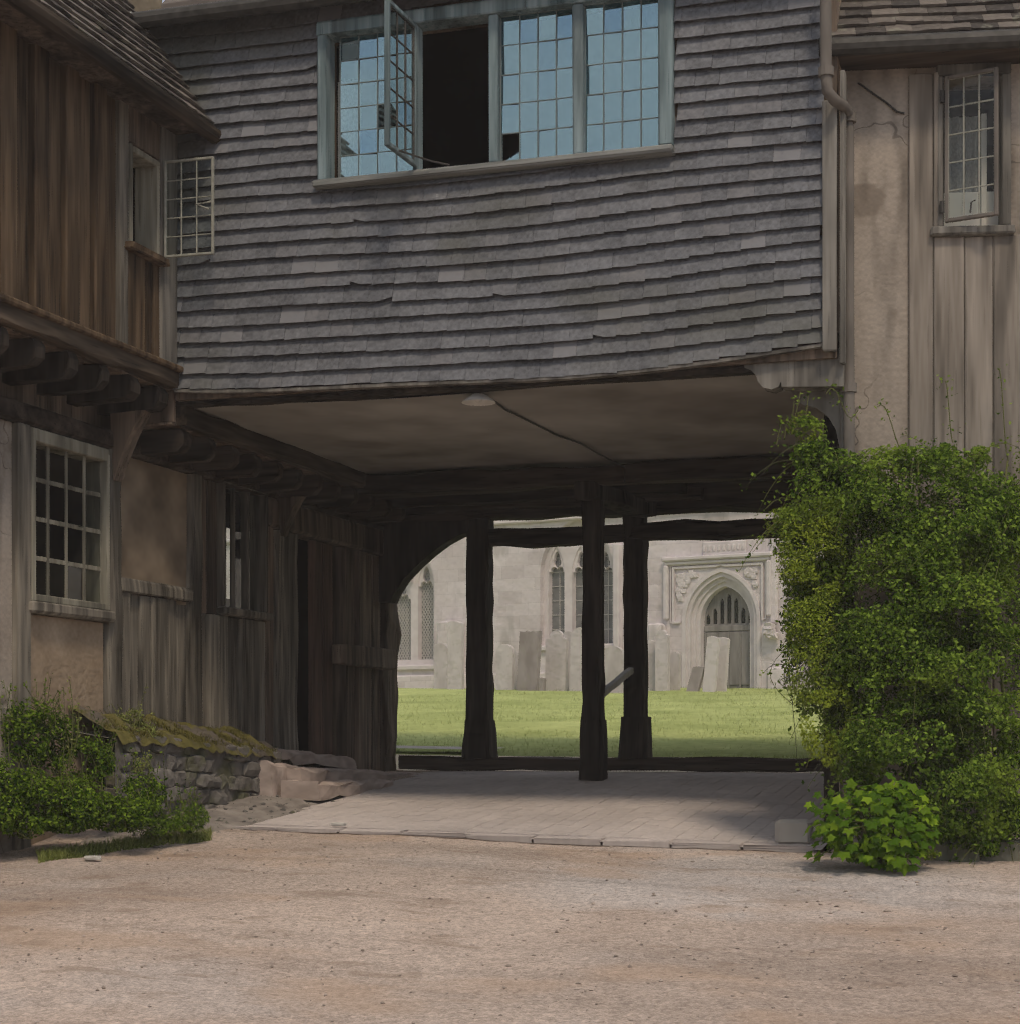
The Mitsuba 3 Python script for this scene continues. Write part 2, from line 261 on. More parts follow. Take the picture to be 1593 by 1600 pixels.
def lz(S, Q): return lawn_z(S, Q)+(meshkit.fbm(np.stack([S*.8, Q*.8, S*0], -1), 3)-.5)*.08*(np.abs(S) < 30)
sheet('lawn', 'lawn_grass', np.concatenate([[-250, -80, -40], np.arange(-20, 12, .4), [14, 30, 80, 250]]), np.concatenate([np.arange(4.70, 50, .4), [60, 90, 150, 300]]), lz)
tag('lawn', 'sunlit green churchyard lawn rising to the church', kind='structure')
sheet('churchyard_path', 'path_stone', np.arange(-6, -1.5, .25), np.linspace(4.84, 5.25, 4), lambda S, Q: lawn_z(S, Q)+.05); tag('churchyard_path', 'pale paved path strip along the foot of the lawn', kind='structure')
# brick floor of the passage
sheet('pavement', 'joint_dirt', np.linspace(-2.25, 1.90, 24), np.linspace(.0, 4.58, 24), lambda S, Q: ground(S, Q)-.004); tag('pavement', 'brick paved floor of the covered passage', kind='structure')
def brick(S0, S1, Q0, Q1, r):
    c, h = .0012, .003+R.normal(0, .0006); tl = R.normal(0, .0007, 4); mb = MB()
    P = np.array([[S0, Q0], [S1, Q0], [S1, Q1], [S0, Q1]]); I = np.array([[S0+c, Q0+c], [S1-c, Q0+c], [S1-c, Q1-c], [S0+c, Q1-c]])
    g = lambda p: ground(p[:, 0], p[:, 1])
    v = np.vstack([np.column_stack([P, g(P)-.006]), np.column_stack([P, g(P)+h-.005]), np.column_stack([I, g(I)+h+tl])])
    f = [[0, 1, 5, 4], [1, 2, 6, 5], [2, 3, 7, 6], [3, 0, 4, 7], [4, 5, 9, 8], [5, 6, 10, 9], [6, 7, 11, 10], [7, 4, 8, 11], [8, 9, 10, 11]]
    return mb.add(v, f, r)
bricks = []
for j, s in enumerate(np.arange(-2.15, 1.75, .112)):
    for q in np.arange(.17-(.11 if j % 2 else 0), 4.5, .222):
        q0, q1 = max(q, .165), min(q+.2203, 4.49)
        if q1-q0 > .05 and not (s < -1.95+.1*math.sin(q*3)): bricks.append((s, s+.1106, q0, q1))
bricks.sort(key=lambda b: (b[0]-CAM[0])**2+(b[2]-CAM[1])**2)
rest = MB()
for i, b in enumerate(bricks):
    m = brick(*b, R.random())
    if i < 290: m.put('pavement__brick', 'brick_paving')
    else: rest.add(np.vstack(m.v), np.vstack(m.f), m.u[0][0, 0])
k = rest.put('pavement__far_bricks', 'brick_paving'); tag(k, 'farther bricks of the passage floor', kind='stuff')
for i in range(9):   # edging stones of the brick floor
    a = -2.0+i*.43; b = a+.415; m = MB(); z = float(ground(a, .05)); m.box(W0, a, b, .0, .155, z-.09, z+.001+R.normal(0, .001), .006, R.uniform(.4, .6), wob=.004); m.put('pavement__edging_stone', 'brick_paving')
# loose grit on the street
n = 16000; s, q = R.uniform(-4.5, 4.5, n), -8.5+8.4*R.random(n)**.9; sz = .002+.010*R.random(n)**6
grit = MB(); octa = np.array([[1, 0, 0], [-1, 0, 0], [0, 1, 0], [0, -1, 0], [0, 0, .6], [0, 0, -.6]]); of = np.array([[0, 2, 4], [2, 1, 4], [1, 3, 4], [3, 0, 4], [2, 0, 5], [1, 2, 5], [3, 1, 5], [0, 3, 5]])
keepg = (meshkit.fbm(np.stack([s*1.3, q*1.6, s*0], -1), 3, 9) > .47) | (R.random(n) < .25); s, q, sz = s[keepg], q[keepg], sz[keepg]; n = len(s)
zz = street_z(s, q)
vv = (octa[None]*(sz[:, None, None]*R.uniform(.6, 1.4, (n, 6, 1)))+np.stack([s, q, zz+sz*.25], -1)[:, None]).reshape(-1, 3)
grit.add(vv, (of[None]+6*np.arange(n)[:, None, None]).reshape(-1, 3), np.repeat(R.random(n), 6)); k = grit.put('gravel', 'grit_stone'); tag(k, 'loose grit and pebbles strewn over the dirt street', 'gravel', kind='stuff')

S2, Q2 = np.arange(-2.42, -1.70, .03), np.arange(-1.25, 2.25, .04)
def bank(S, Q):
    e = np.clip((-1.72-S)/.22, 0, 1)*np.clip((Q+1.25)/.4, 0, 1)*np.clip((2.2-Q)/.4, 0, 1); P = np.stack([S*9, Q*9, S*0], -1)
    return np.maximum(street_z(S, Q), ground(S, Q))-.02+.028*e+.018*e*(meshkit.fbm(P, 4, 3)-.4)
sheet('dirt_bank', 'bank_dirt', S2, Q2, bank); tag('dirt_bank', 'slope of grey brown dirt and rubble at the foot of the plinth', kind='structure')
n = 420; s, q = R.uniform(-2.35, -1.72, n), R.uniform(-1.1, 2.3, n); sz = .004+.020*R.random(n)**4
zz = bank(s, q); m = MB(); vv = (octa[None]*(sz[:, None, None]*R.uniform(.6, 1.4, (n, 6, 1)))+np.stack([s, q, zz+sz*.2], -1)[:, None]).reshape(-1, 3)
m.add(vv, (of[None]+6*np.arange(n)[:, None, None]).reshape(-1, 3), np.repeat(R.random(n), 6)); k = m.put('rubble', 'rubble_stone'); tag(k, 'small broken stones lying on the grey dirt slope', 'rubble', kind='stuff')

# ------------------------------------------------------------------ tiles
def tile(fr3, a0, a1, b0, L, nb, t, r, nt=.004, jit=.0035):
    """One plain tile in a tiling frame (origin, along, up the slope, outward)."""
    o, ea, eb, en = fr3; jb = R.normal(0, jit, 3); bend = .003*R.random(); tw = R.normal(0, .0014)
    al = np.array([a0, (a0+a1)/2, a1]); no = np.array([-tw, bend, tw])
    if R.random() < .02: jb[R.choice([0, 2])] += .02
    rows = [(b0+jb, nb+no), (b0+L+jb*0, nt+no*.3), (b0+jb, nb+no-t), (b0+L+jb*0, nt-.006+no*0)]
    v = np.vstack([o+al[:, None]*ea+b[:, None]*eb+h[:, None]*en for b, h in rows])
    f = [[0, 1, 4, 3], [1, 2, 5, 4], [6, 7, 1, 0], [7, 8, 2, 1], [6, 0, 3, 9], [2, 8, 11, 5]]
    return MB().add(v, f, r)
def tiling(key, bsdf, fr3, a0, a1, b0, rows, gauge, wid, keep=None, sag=None, nb=.03, limit=10**9, label=None, t=.015, nt=.004, jit=.0035, lmax=None):
    L = []
    for j in range(rows):
        x = a0-(wid*.5 if j % 2 else 0)-R.random()*.03
        ph, am = R.random()*6, .006
        while x < a1-.02:
            w = wid*R.uniform(.9, 1.1); l, r_ = max(x, a0), min(x+w-.0016, a1); x += w
            if r_-l < .014: continue
            b = b0+j*gauge+(sag((l+r_)/2, j) if sag else 0)+am*math.sin(1.9*l+ph)
            if keep and not keep(l, r_, b): continue
            for l2, r2 in ([(l, r_)] if not keep or keep(l, r_, b) is True else keep(l, r_, b)):
                m = tile(fr3, l2, r2, b, min(gauge*1.75, lmax(l2, r2, b) if lmax else 9), nb+R.normal(0, .0014), t, R.random(), nt, jit); p = m.v[0].mean(0); d = np.linalg.norm(p-CAM); L.append((-(r2-l2)/d, len(L), m))
    L.sort(key=lambda e: e[:2]); rest = MB()
    for i, (_, _, m) in enumerate(L):
        if i < limit: m.put(key, bsdf)
        else: rest.add(m.v[0], m.f[0], m.u[0][0, 0])
    if len(L) > limit: k = rest.put(key+'s', bsdf); tag(k, label, kind='stuff')

# ------------------------------------------------------------------ tile hung house over the passage
TH_ = reserve('tile_hung_house'); tag(TH_, 'upper storey hung with grey tiles, carried on dark posts over an open passage', 'house')
ZW0 = 3.555; wx0, wx1 = W0.hit(508, 270)[0], W0.hit(1044, 230)[0]; ZW1 = 4.47; XR = 1.985
H = unary_union([sbox(-2.31, 2.24, XR, 4.72), Polygon([(-2.31, 4.05), (-2.31, 4.72), (-3.2, 4.72), (-3.2, 4.6)])]).difference(sbox(wx0+.02, ZW0, wx1-.02, ZW1))
one(TH_+'__wall', 'dark_boards', lambda m: m.poly(W0, H, .03, .14))
def keep(l, r, b):
    if l < -2.31 and b < 3.98: return [(-2.305, r)] if r > -2.27 else []
    if ZW0-.19 < b < ZW0-.035:
        cut = sorted([l, r]+[c for c in (wx0-.032, wx1+.032) if l+.01 < c < r-.01]); return list(zip(cut[:-1], cut[1:]))
    if b < ZW0-.035 or b > ZW1+.06: return True
    out = []
    if l < wx0-.035: out.append((l, min(r, wx0-.035)))
    if r > wx1+.035: out.append((max(l, wx1+.035), r))
    return [o for o in out if o[1]-o[0] > .02]
def sag(x, j): k = (x+.15)/2.15; return -.085*max(0, 1-j/14)*(1-k*k)-.012*math.sin(x*2.2+j*.2)
tiling(TH_+'__wall__tile', 'wall_tile', (np.array([0, .028, 0]), np.array([1., 0, 0]), np.array([0, 0, 1.]), np.array([0, -1., 0])), -3.1, XR-.072, 2.32, 24, .0985, .158, keep, sag, nb=.046, t=.009, nt=-.013, jit=.0016, lmax=lambda l, r, b: ZW0-.012-b if b < ZW0-.035 and r > wx0-.03 and l < wx1+.03 else 9, limit=290, label='remaining grey hung tiles of the same wall')
xs = np.linspace(-2.30, XR, 25)
def trim(m):
    z = np.array([2.318+sag(x, 0) for x in xs])
    v = np.vstack([np.column_stack([xs, xs*0+a, z+b]) for a, b in ((-.012, 0), (-.012, -.02), (.05, -.02), (.05, 0))]); n = len(xs)
    m.add(v, [[k*n+i, k*n+i+1, ((k+1) % 4)*n+i+1, ((k+1) % 4)*n+i] for k in range(4) for i in range(n-1)], .35)
one(TH_+'__tilting_fillet', 'pale_post', trim)
one(TH_+'__front_beam', 'dark_post', lambda m: m.beam([-2.35, .14, 2.305], [XR+.02, .14, 2.30], .14, .20, 14, .005))
bx(TH_+'__corner_board', 'pale_post', W0, XR-.075, XR+.005, -.045, .02, 2.27, 3.72, .006, .7, wob=.002)
bx(TH_+'__corner_board', 'pale_post', W0, XR+.02, XR+.05, .0, .06, 2.2, 3.9, .005, .45, wob=.002)
# ceiling and timbers of the passage
def ceil(m):
    S, Q = np.meshgrid(np.linspace(-2.42, 1.98, 30), np.linspace(.20, 4.75, 26)); Zc = 2.215-.03*np.exp(-((S)**2+(Q-1.6)**2)/2)+.01*np.sin(S*2+Q); v = np.stack([S, Q, Zc], -1).reshape(-1, 3)
    a = np.array([i*30+j for i in range(25) for j in range(29)]); m.add(v, np.stack([a, a+1, a+31, a+30], -1), .5)
one(TH_+'__ceiling', 'ceiling_plaster', ceil, True)
one(TH_+'__cross_beam', 'dark_timber', lambda m: m.beam([-2.4, 3.25, 2.115], [2.1, 3.25, 2.115], .22, .155, 14, .008, bow=-.01))
one(TH_+'__rear_beam', 'dark_timber', lambda m: m.beam([-2.6, 4.60, 2.085], [2.1, 4.60, 2.085], .26, .25, 14, .01))
one(TH_+'__tie_beam', 'dark_timber', lambda m: m.beam([W0.hit(735, 835, 4.60)[0], 4.60, 1.80], [2.05, 4.60, 1.79], .18, .155, 14, .008))
for zq in ((3.62, 2.10, -2.45, .15), (3.95, 2.06, -2.45, .22), (4.25, 2.04, -2.45, .3)): one(TH_+'__joist', 'dark_timber', lambda m: m.beam([zq[2], zq[0], zq[1]], [zq[3], zq[0], zq[1]+.02], .12, .09, 8, .006))
px, _ = W0.hit(926, 1000, 3.25)
one(TH_+'__summer_beam', 'dark_post', lambda m: m.beam([px-.03, 3.10, 1.975], [px+.13, 4.5, 1.985], .19, .14, 8, .006))
def post(u, q, vb, wt, wb, hb, zt, bsdf='dark_post', lean=0):
    x, zb = W0.hit(u, vb, q); m = MB()
    def prism(z0, z1, w0, w1, x0, x1, seg, wob):
        v = []
        for i in range(seg+1):
            k = i/seg; w = (w0+(w1-w0)*k)/2; c = w*.22; a = R.normal(0, wob, (8, 2)); pr = np.array([[-w+c, -w], [w-c, -w], [w, -w+c], [w, w-c], [w-c, w], [-w+c, w], [-w, w-c], [-w, -w+c]])+a
            v.append(np.column_stack([pr[:, 0]+x0+(x1-x0)*k, pr[:, 1]+q, np.full(8, z0+(z1-z0)*k)]))
        f = [[i*8+j, i*8+(j+1) % 8, i*8+8+(j+1) % 8, i*8+8+j] for i in range(seg) for j in range(8)]+[[seg*8+j for j in (0, 1, 2, 3)], [seg*8+j for j in (3, 4, 7, 0)], [seg*8+j for j in (4, 5, 6, 7)]]
        m.add(np.vstack(v), f, .4)
    prism(zb-.03, zb+hb, wb, wb*.84, x, x, 3, .004); prism(zb+hb, zt, wt, wt*.97, x, x+lean, 12, .005); return m.put(TH_+'__post', bsdf)
tag(post(926, 3.25, 1214, .150, .205, .45, 1.915), 'front post standing on the brick floor')
tag(post(750, 4.60, 1180, .205, .265, .31, 2.0), 'left rear post on the sill beam')
tag(post(992, 4.60, 1180, .185, .265, .33, 2.0), 'right rear post on the sill beam')
bx(TH_+'__post', 'dark_post', W0, 1.86, 2.04, .36, .54, -.7, 2.2, .02, wob=.004)
one(TH_+'__sill_beam', 'dark_timber', lambda m: m.beam([-2.5, 4.62, -.192], [2.4, 4.62, -.178], .24, .115, 14, .006))
def brace(m):
    P = [W0.hit(u, v, 4.6) for u, v in ((598, 800), (742, 800), (738, 832), (722, 838), (700, 850), (676, 868), (655, 887), (637, 906), (624, 925), (616, 942), (598, 942))]; m.poly(W0, P, 4.50, 4.68, .4)
one(TH_+'__brace', 'dark_post', brace)
def bracket(m):
    P = [W0.hit(u, v, .1) for u, v in ((1163, 560), (1318, 545), (1318, 605), (1222, 606), (1221, 598), (1217, 606), (1206, 610), (1193, 607), (1185, 598), (1182, 588), (1174, 580), (1164, 576))]; m.poly(W0, P, .06, .20, .55)
tag(one(TH_+'__bracket', 'pale_post', bracket), 'carved ogee bracket at the right end')
def rbrace(m):
    P = [W0.hit(u, v, .3) for u, v in ((1238, 612), (1320, 606), (1320, 700), (1312, 700), (1306, 672), (1294, 652), (1276, 638), (1252, 632))]; m.poly(W0, P, .27, .37, .6)
one(TH_+'__brace', 'pale_post', rbrace)
# body behind the tiles: floor, back and side walls, room and roof
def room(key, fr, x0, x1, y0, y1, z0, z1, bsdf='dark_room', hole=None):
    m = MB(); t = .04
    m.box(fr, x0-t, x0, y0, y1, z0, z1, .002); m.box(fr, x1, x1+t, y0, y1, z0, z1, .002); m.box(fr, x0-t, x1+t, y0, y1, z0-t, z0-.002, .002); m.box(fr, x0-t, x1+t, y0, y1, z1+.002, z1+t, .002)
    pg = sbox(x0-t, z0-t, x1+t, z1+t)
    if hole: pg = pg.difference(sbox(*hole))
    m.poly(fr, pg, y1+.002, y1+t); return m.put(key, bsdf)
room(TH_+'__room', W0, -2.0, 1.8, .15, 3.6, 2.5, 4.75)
bx(TH_+'__rear_wall', 'old_plaster', W0, -2.3, 1.98, 4.5, 4.66, 2.23, 5.0)
bx(TH_+'__side_wall', 'old_plaster', W0, 1.86, 1.98, .15, 4.5, 2.24, 5.0)
bx(TH_+'__side_wall', 'old_plaster', W0, -2.31, -2.2, .15, 4.5, 2.24, 5.0)
one(TH_+'__roof', 'church_roof', lambda m: m.poly(FL, [(-.16, 4.66), (2.35, 7.0), (4.85, 4.66), (4.85, 4.76), (2.35, 7.12), (-.16, 4.76)], -4.35, 0))
bx(TH_+'__soffit', 'dark_timber', W0, -2.5, 2.02, -.14, .03, 4.70, 4.735)
one(TH_+'__gutter', 'iron', lambda m: m.tube([[-2.5, -.19, 4.66], [-1, -.19, 4.645], [2.0, -.19, 4.63]], .055, 10))
one(TH_+'__gutter_end', 'white_paint', lambda m: m.tube([[-2.72, -.19, 4.665], [-2.5, -.19, 4.66]], .06, 10))
# the long window
WN = TH_+'__window'
def frame(m):
    m.box(W0, wx0-.035, wx0+.03, -.05, .10, ZW0-.0, ZW1+.02, .01, .5, .002); m.box(W0, wx1-.055, wx1+.03, -.05, .10, ZW0, ZW1+.02, .01, .6, .002)
    m.box(W0, wx0-.04, wx1+.03, -.06, .10, ZW1-.002, ZW1+.085, .01, .3, .002)
one(WN, 'blue_frame', frame)
tag(bx(WN+'__sill', 'sill_wood', W0, wx0-.06, wx1+.04, -.075, .10, ZW0-.045, ZW0-.002, .010, .75, .003), 'weathered grey sill of the long window')
XU = lambda u: W0.hit(u, 200, 0)[0]
bays = [(XU(530), XU(648)), (XU(655), XU(767)), (XU(781), XU(896)), (XU(912), XU(1029))]
for a, b in ((XU(648), XU(656)), (XU(766), XU(781)), (XU(896), XU(912))): bx(WN+'__mullion', 'blue_frame', W0, a, b, -.045, .07, ZW0, ZW1, .01, .5, .002)
def leaded(key, fr, x0, x1, z0, z1, nc, nr, y, glass, bar='lead_strip', w=.008, skip=(), tilt=.04, barkey='leading'):
    m = MB()
    for i in range(nc+1):
        x = x0+(x1-x0)*i/nc; m.box(fr, x-w/2, x+w/2, y-.006, y+.006, z0, z1, .002)
    for j in range(nr+1):
        z = z0+(z1-z0)*j/nr; m.box(fr, x0, x1, y-.004, y+.004, z-w/2, z+w/2, .002)
    m.put(f'{key}__{barkey}', bar)
    for i in range(nc):
        for j in range(nr):
            if (i, j) in skip: continue
            a0, a1, b0, b1 = x0+(x1-x0)*i/nc, x0+(x1-x0)*(i+1)/nc, z0+(z1-z0)*j/nr, z0+(z1-z0)*(j+1)/nr
            g = .0035; tx, tz = R.normal(0, tilt, 2)*.05
            P = np.array([[a0+g, y-tx-tz, b0+g], [a1-g, y+tx-tz, b0+g], [a1-g, y+tx+tz, b1-g], [a0+g, y-tx+tz, b1-g]])
            MB().add(fr.w(P), [[0, 1, 2, 3]]).put(f'{key}__pane', glass)
leaded(WN, W0, bays[0][0], bays[0][1], ZW0+.01, ZW1, 4, 6, .02, 'sky_glass')
leaded(WN, W0, bays[2][0], bays[2][1], ZW0+.01, ZW1, 4, 5, .02, 'sky_glass', skip=((0, 0),))
leaded(WN, W0, bays[3][0], bays[3][1], ZW0+.01, ZW1, 4, 5, .02, 'sky_glass')
a, b = bays[2][0], ZW0+.012   # what is left of the broken pane
MB().add(W0.w(np.array([[a+.004, .02, b], [a+.112, .02, b], [a+.112, .02, b+.06]])), [[0, 1, 2]]).put(WN+'__pane', 'sky_glass')
one(WN+'__curtain', 'lace', lambda m: m.add(np.vstack([[[wx0+.05+.16*k/12, .09+.012*math.sin(k*2.1), z] for k in range(13)] for z in (ZW0+.02, ZW1-.25)]), [[k, k+1, k+14, k+13] for k in range(12)], .5))
# its open casement, hinged at the left of the gap and swung out
CF = Fr(W0.w(np.array([bays[1][0]-.005, -.05, 0])), -92)
CK = TH_+'__casement'; cw = .445; c0, c1 = ZW0+.02, ZW1-.01
def cfr(m):
    for x in (0, cw-.028): m.box(CF, x, x+.028, -.016, .016, c0, c1, .004, .5)
    for z in (c0, c1-.028): m.box(CF, .028, cw-.028, -.016, .016, z, z+.028, .004, .5)
one(CK, 'blue_frame', cfr); leaded(CK, CF, .03, cw-.03, c0+.03, c1-.03, 3, 5, 0, 'pane_glass', 'iron', .012)
one(CK+'__stay', 'iron', lambda m: m.tube([CF.w(np.array([.30, .02, c0+.01])), W0.w(np.array([bays[1][0]+.12, -.10, ZW0+.03])), W0.w(np.array([bays[1][0]+.22, -.05, ZW0+.012]))], .006, 6))
# drain pipe on the joint of the two houses
def pipe(m):
    P = [V(1289, -60, 10.42), V(1290, 120, 10.42), V(1292, 142, 10.42), V(1303, 156, 10.45), V(1316, 164, 10.55), V(1324, 176, 10.66), V(1325, 200, 10.70), V(1325, 420, 10.70), V(1326, 760, 10.70), V(1326, 1300, 10.70)]; m.tube(P, .033, 12, .5)
DP = reserve('plaster_house__drain_pipe'); one(DP, 'pipe_paint', pipe, True)
for u, v, d in ((1290, 112, 10.42), (1325, 184, 10.69), (1326, 606, 10.70)): one(DP+'__collar', 'pipe_paint', lambda m: m.tube([V(u, v-7, d), V(u, v+7, d)], .045, 12, .6))

# ------------------------------------------------------------------ plastered house on the right
PH = reserve('plaster_house'); tag(PH, 'buff plastered house with pale boards and an open casement, right of the passage', 'house')
X = lambda u, v=400, y=0: FR.hit(u, v, y)[0]
Z = lambda u, v, y=0: FR.hit(u, v, y)[1]
ZE = Z(1400, 118); wxa, wxb = X(1462, 250), X(1575, 250); wza, wzb = Z(1470, 355), Z(1470, 122)
pg = sbox(0, -1.0, 3.2, ZE+.15).difference(sbox(wxa+.03, wza, wxb-.03, wzb))
one(PH+'__wall', 'plaster', lambda m: m.poly(FR, pg, 0, .22, .5))
bx(PH+'__side_wall', 'old_plaster', W0, 2.12, 2.3, .55, 8, -1, 4.1)
room(PH+'__room', FR, wxa-.1, wxb+.5, .225, 1.6, wza-.1, wzb+.1)
E = [1338, 1416, 1456]; 
bx(PH+'__board', 'pale_boards', FR, X(1418), X(1456), -.028, 0, -.6, ZE, .008, .15, .002)
bx(PH+'__board', 'pale_boards', FR, X(1457), X(1466), -.04, 0, Z(1460, 366), ZE, .006, .5, .002)
bx(PH+'__board', 'pale_boards', FR, X(1310), X(1322), -.03, 0, -.6, ZE, .006, .5, .002)
for a, b, r in ((1457.5, 1505, .35), (1507, 1549, .55), (1551, 1600, .45), (1602, 1650, .5), (1652, 1700, .4)): bx(PH+'__board', 'pale_boards', FR, X(a), X(b), -.02, 0, -.6, Z(1460, 372), .006, r, .002)
PW = PH+'__window'
def pf(m):
    m.box(FR, wxa, wxa+.04, -.045, .1, wza-.01, wzb, .008, .5); m.box(FR, wxb-.045, wxb+.01, -.045, .1, wza-.01, wzb, .008, .5); m.box(FR, wxa, wxb+.01, -.045, .1, wzb+.002, wzb+.07, .008, .4)
one(PW, 'pale_post', pf); bx(PW+'__sill', 'pale_post', FR, wxa-.04, wxb+.03, -.075, .1, wza-.065, wza-.012, .01, .6, .002)
bx(PW+'__blind', 'white_cloth', FR, wxa+.045, wxb-.02, .14, .15, wza+.0, Z(1480, 290), .002)
one(PW+'__curtain', 'lace', lambda m: m.add(FR.w(np.vstack([[[wxa+.045+(X(1537)-wxa-.045)*k/14, .17+.012*math.sin(k*1.9), z] for k in range(15)] for z in (wza+.1, Z(1480, 168))])), [[k, k+1, k+16, k+15] for k in range(14)], .5))
bx(PW+'__glazing_bar', 'white_paint', FR, X(1537), X(1546), .12, .16, wza, Z(1480, 168), .003)
PC = PH+'__casement'; QF = Fr(FR.w(np.array([wxa+.045, -.05, 0])), 11.5-24); qw = .315; z0, z1 = wza+.012, wzb-.01
def qf(m):
    for x in (0, qw-.022): m.box(QF, x, x+.022, -.014, .014, z0, z1, .004, .0)
    for z in (z0, z1-.022): m.box(QF, .022, qw-.022, -.014, .014, z, z+.022, .004, .4)
one(PC, 'pipe_paint', qf); leaded(PC, QF, .02, qw-.02, z0+.02, z1-.02, 3, 5, 0, 'pane_glass', 'pale_iron', .009)
for z in (z0+.09, z1-.12): one(PC+'__hinge', 'iron', lambda m: m.tube([QF.w(np.array([-.012, -.02, z-.035])), QF.w(np.array([-.012, -.02, z+.035]))], .013, 8))
one(PC+'__handle', 'iron', lambda m: m.tube([QF.w(np.array([.16, -.03, z0+.03])), QF.w(np.array([.165, -.03, z0+.09])), QF.w(np.array([.19, -.03, z0+.10]))], .006, 6))
# its roof: tiles, gutter, soffit
pit = math.radians(50); zr = ZE+.03; eo = FR.w(np.array([0, -.27, zr+.10]))
tiling(PH+'__roof__tile', 'roof_tile', (eo, FR.ex, FR.ey*math.cos(pit)+np.array([0, 0, math.sin(pit)]), -FR.ey*math.sin(pit)+np.array([0, 0, math.cos(pit)])), -.10, 1.75, -.02, 8, .105, .165, None, lambda x, j: .012*math.sin(3*x+j), nb=.04, t=.018)
one(PH+'__roof', 'church_roof', lambda m: m.add(FR.w(np.array([[-.09, -.262, zr+.08], [3.3, -.262, zr+.08], [3.3, 2.3, zr+.08+2.562*math.tan(pit)], [-.09, 2.3, zr+.08+2.562*math.tan(pit)]])), [[0, 1, 2, 3]]))
one(PH+'__gutter', 'iron', lambda m: m.tube(FR.w(np.array([[-.14, -.30, zr+.045], [1.0, -.30, zr+.05], [3.3, -.30, zr+.05]])), .052, 10))
bx(PH+'__soffit', 'dark_timber', FR, -.08, 3.3, -.25, .0, zr+.01, zr+.05, .004)
one(PH+'__cable', 'iron', lambda m: m.tube([FR.w(np.array([X(u, v), -.012, Z(u, v)])) for u, v in ((1340, 130), (1362, 146), (1385, 162), (1400, 175), (1412, 178))], .006, 6))

# ------------------------------------------------------------------ timber house on the left
LH = reserve('timber_house'); tag(LH, 'brown boarded timber house with a jettied upper floor, left of the passage', 'house')
XL = lambda u, v=300, y=0: FL.hit(u, v, y)[0]
ZL = lambda u, v, y=0: FL.hit(u, v, y)[1]
ZB = ZL(30, 512); ZT = 3.98
ox0, ox1, oz0, oz1 = XL(196), XL(244), ZL(220, 392), ZL(220, 238)
pg = sbox(-3.6, ZB+.1, -.005, ZT+.1).difference(sbox(ox0, oz0, ox1, oz1)); one(LH+'__upper_wall', 'dark_boards', lambda m: m.poly(FL, pg, .03, .16, .4))
e = [-170, -120, -80, -45, -10, 20, 47, 70, 96, 118, 141, 160, 182]
for i in range(len(e)-1): bx(LH+'__board', 'brown_boards', FL, XL(e[i])+.003, XL(e[i+1])-.003, (-.035, .0)[i % 2], .03, ZB+.12, ZT+.05, .008, R.uniform(.25, .9), .003)
bx(LH+'__board', 'grey_boards', FL, XL(182), ox0-.004, -.03, .03, ZB+.12, ZT+.05, .008, .35, .003)
bx(LH+'__board', 'dark_boards', FL, ox0, ox1, -.03, .03, oz1+.01, ZT+.05, .006, .4)
for a, b, r in ((193, 224, .6), (226, 236, .3), (237, 249, .7)): bx(LH+'__board', 'brown_boards', FL, XL(a)+.002, XL(b)-.002, -.005-.02*r, .03, ZB+.12, oz0-.03, .006, r, .003)
bx(LH+'__corner_post', 'pale_post', FL, ox1+.004, -.008, -.04, .03, ZB+.06, ZT+.05, .01, .35, .003)
LW = LH+'__upper_window'
def lf(m):
    m.box(FL, ox0, ox0+.03, -.04, .14, oz0, oz1, .006, .4); m.box(FL, ox1-.03, ox1, -.03, .14, oz0, oz1, .006, .8); m.box(FL, ox0, ox1, -.03, .14, oz1-.04, oz1, .006, .4)
one(LW, 'grey_frame', lf); bx(LW+'__sill', 'brown_boards', FL, ox0-.06, ox1+.03, -.09, .1, oz0-.05, oz0, .01, .6, .003)
bx(LW+'__curtain', 'white_cloth', FL, ox0+(ox1-ox0)*.35, ox1-.02, .20, .22, oz0-.05, oz1, .004)
room(LH+'__room', FL, ox0-.4, ox1+.2, .165, 2.0, oz0-.4, oz1+.2)
LC = LH+'__casement'; KF = Fr(FL.w(np.array([ox1+.0, -.06, 0])), 2); kw = .345; k0, k1 = oz0+.0, oz1+.0
def kf(m):
    for x in (0, kw-.016): m.box(KF, x, x+.016, -.01, .01, k0, k1, .003, .8)
    for z in (k0, k1-.016): m.box(KF, .016, kw-.016, -.01, .01, z, z+.016, .003, .8)
one(LC, 'pale_iron', kf); leaded(LC, KF, .012, kw-.012, k0+.012, k1-.012, 3, 5, 0, 'pane_glass', 'pale_iron', .008)
one(LC+'__handle', 'pale_iron', lambda m: m.tube([KF.w(np.array([kw-.01, -.02, (k0+k1)/2+.02])), KF.w(np.array([kw-.10, -.05, (k0+k1)/2])), KF.w(np.array([kw-.02, -.03, (k0+k1)/2-.03]))], .007, 6))
# jetty: bressumer, joists, then the same timbers inside the passage
one(LH+'__bressumer', 'jetty_timber', lambda m: m.beam(FL.w(np.array([-3.6, .05, ZB+.055])), FL.w(np.array([-.01, .05, ZB+.055])), .2, .135, 12, .005, r=.6))
bx(LH+'__moulding', 'brown_boards', FL, -3.6, -.01, -.085, -.045, ZB+.085, ZB+.125, .01, .5)
one(LH+'__passage_plate', 'jetty_timber', lambda m: m.beam(FL.w(np.array([.1, .03, 2.15])), FL.w(np.array([4.55, .03, 2.15])), .15, .13, 14, .006, r=.35))
def joist(x, z, r):
    m = MB(); m.poly(Fr(FL.w(np.array([x-.07, 0, 0])), 180), [(0.02, z-.075), (.30, z-.085), (.42, z-.085), (.42, z+.075), (-.02, z+.075), (-.06, z+.05), (-.07, z+.0), (-.04, z-.06)], 0, .13, r); return m
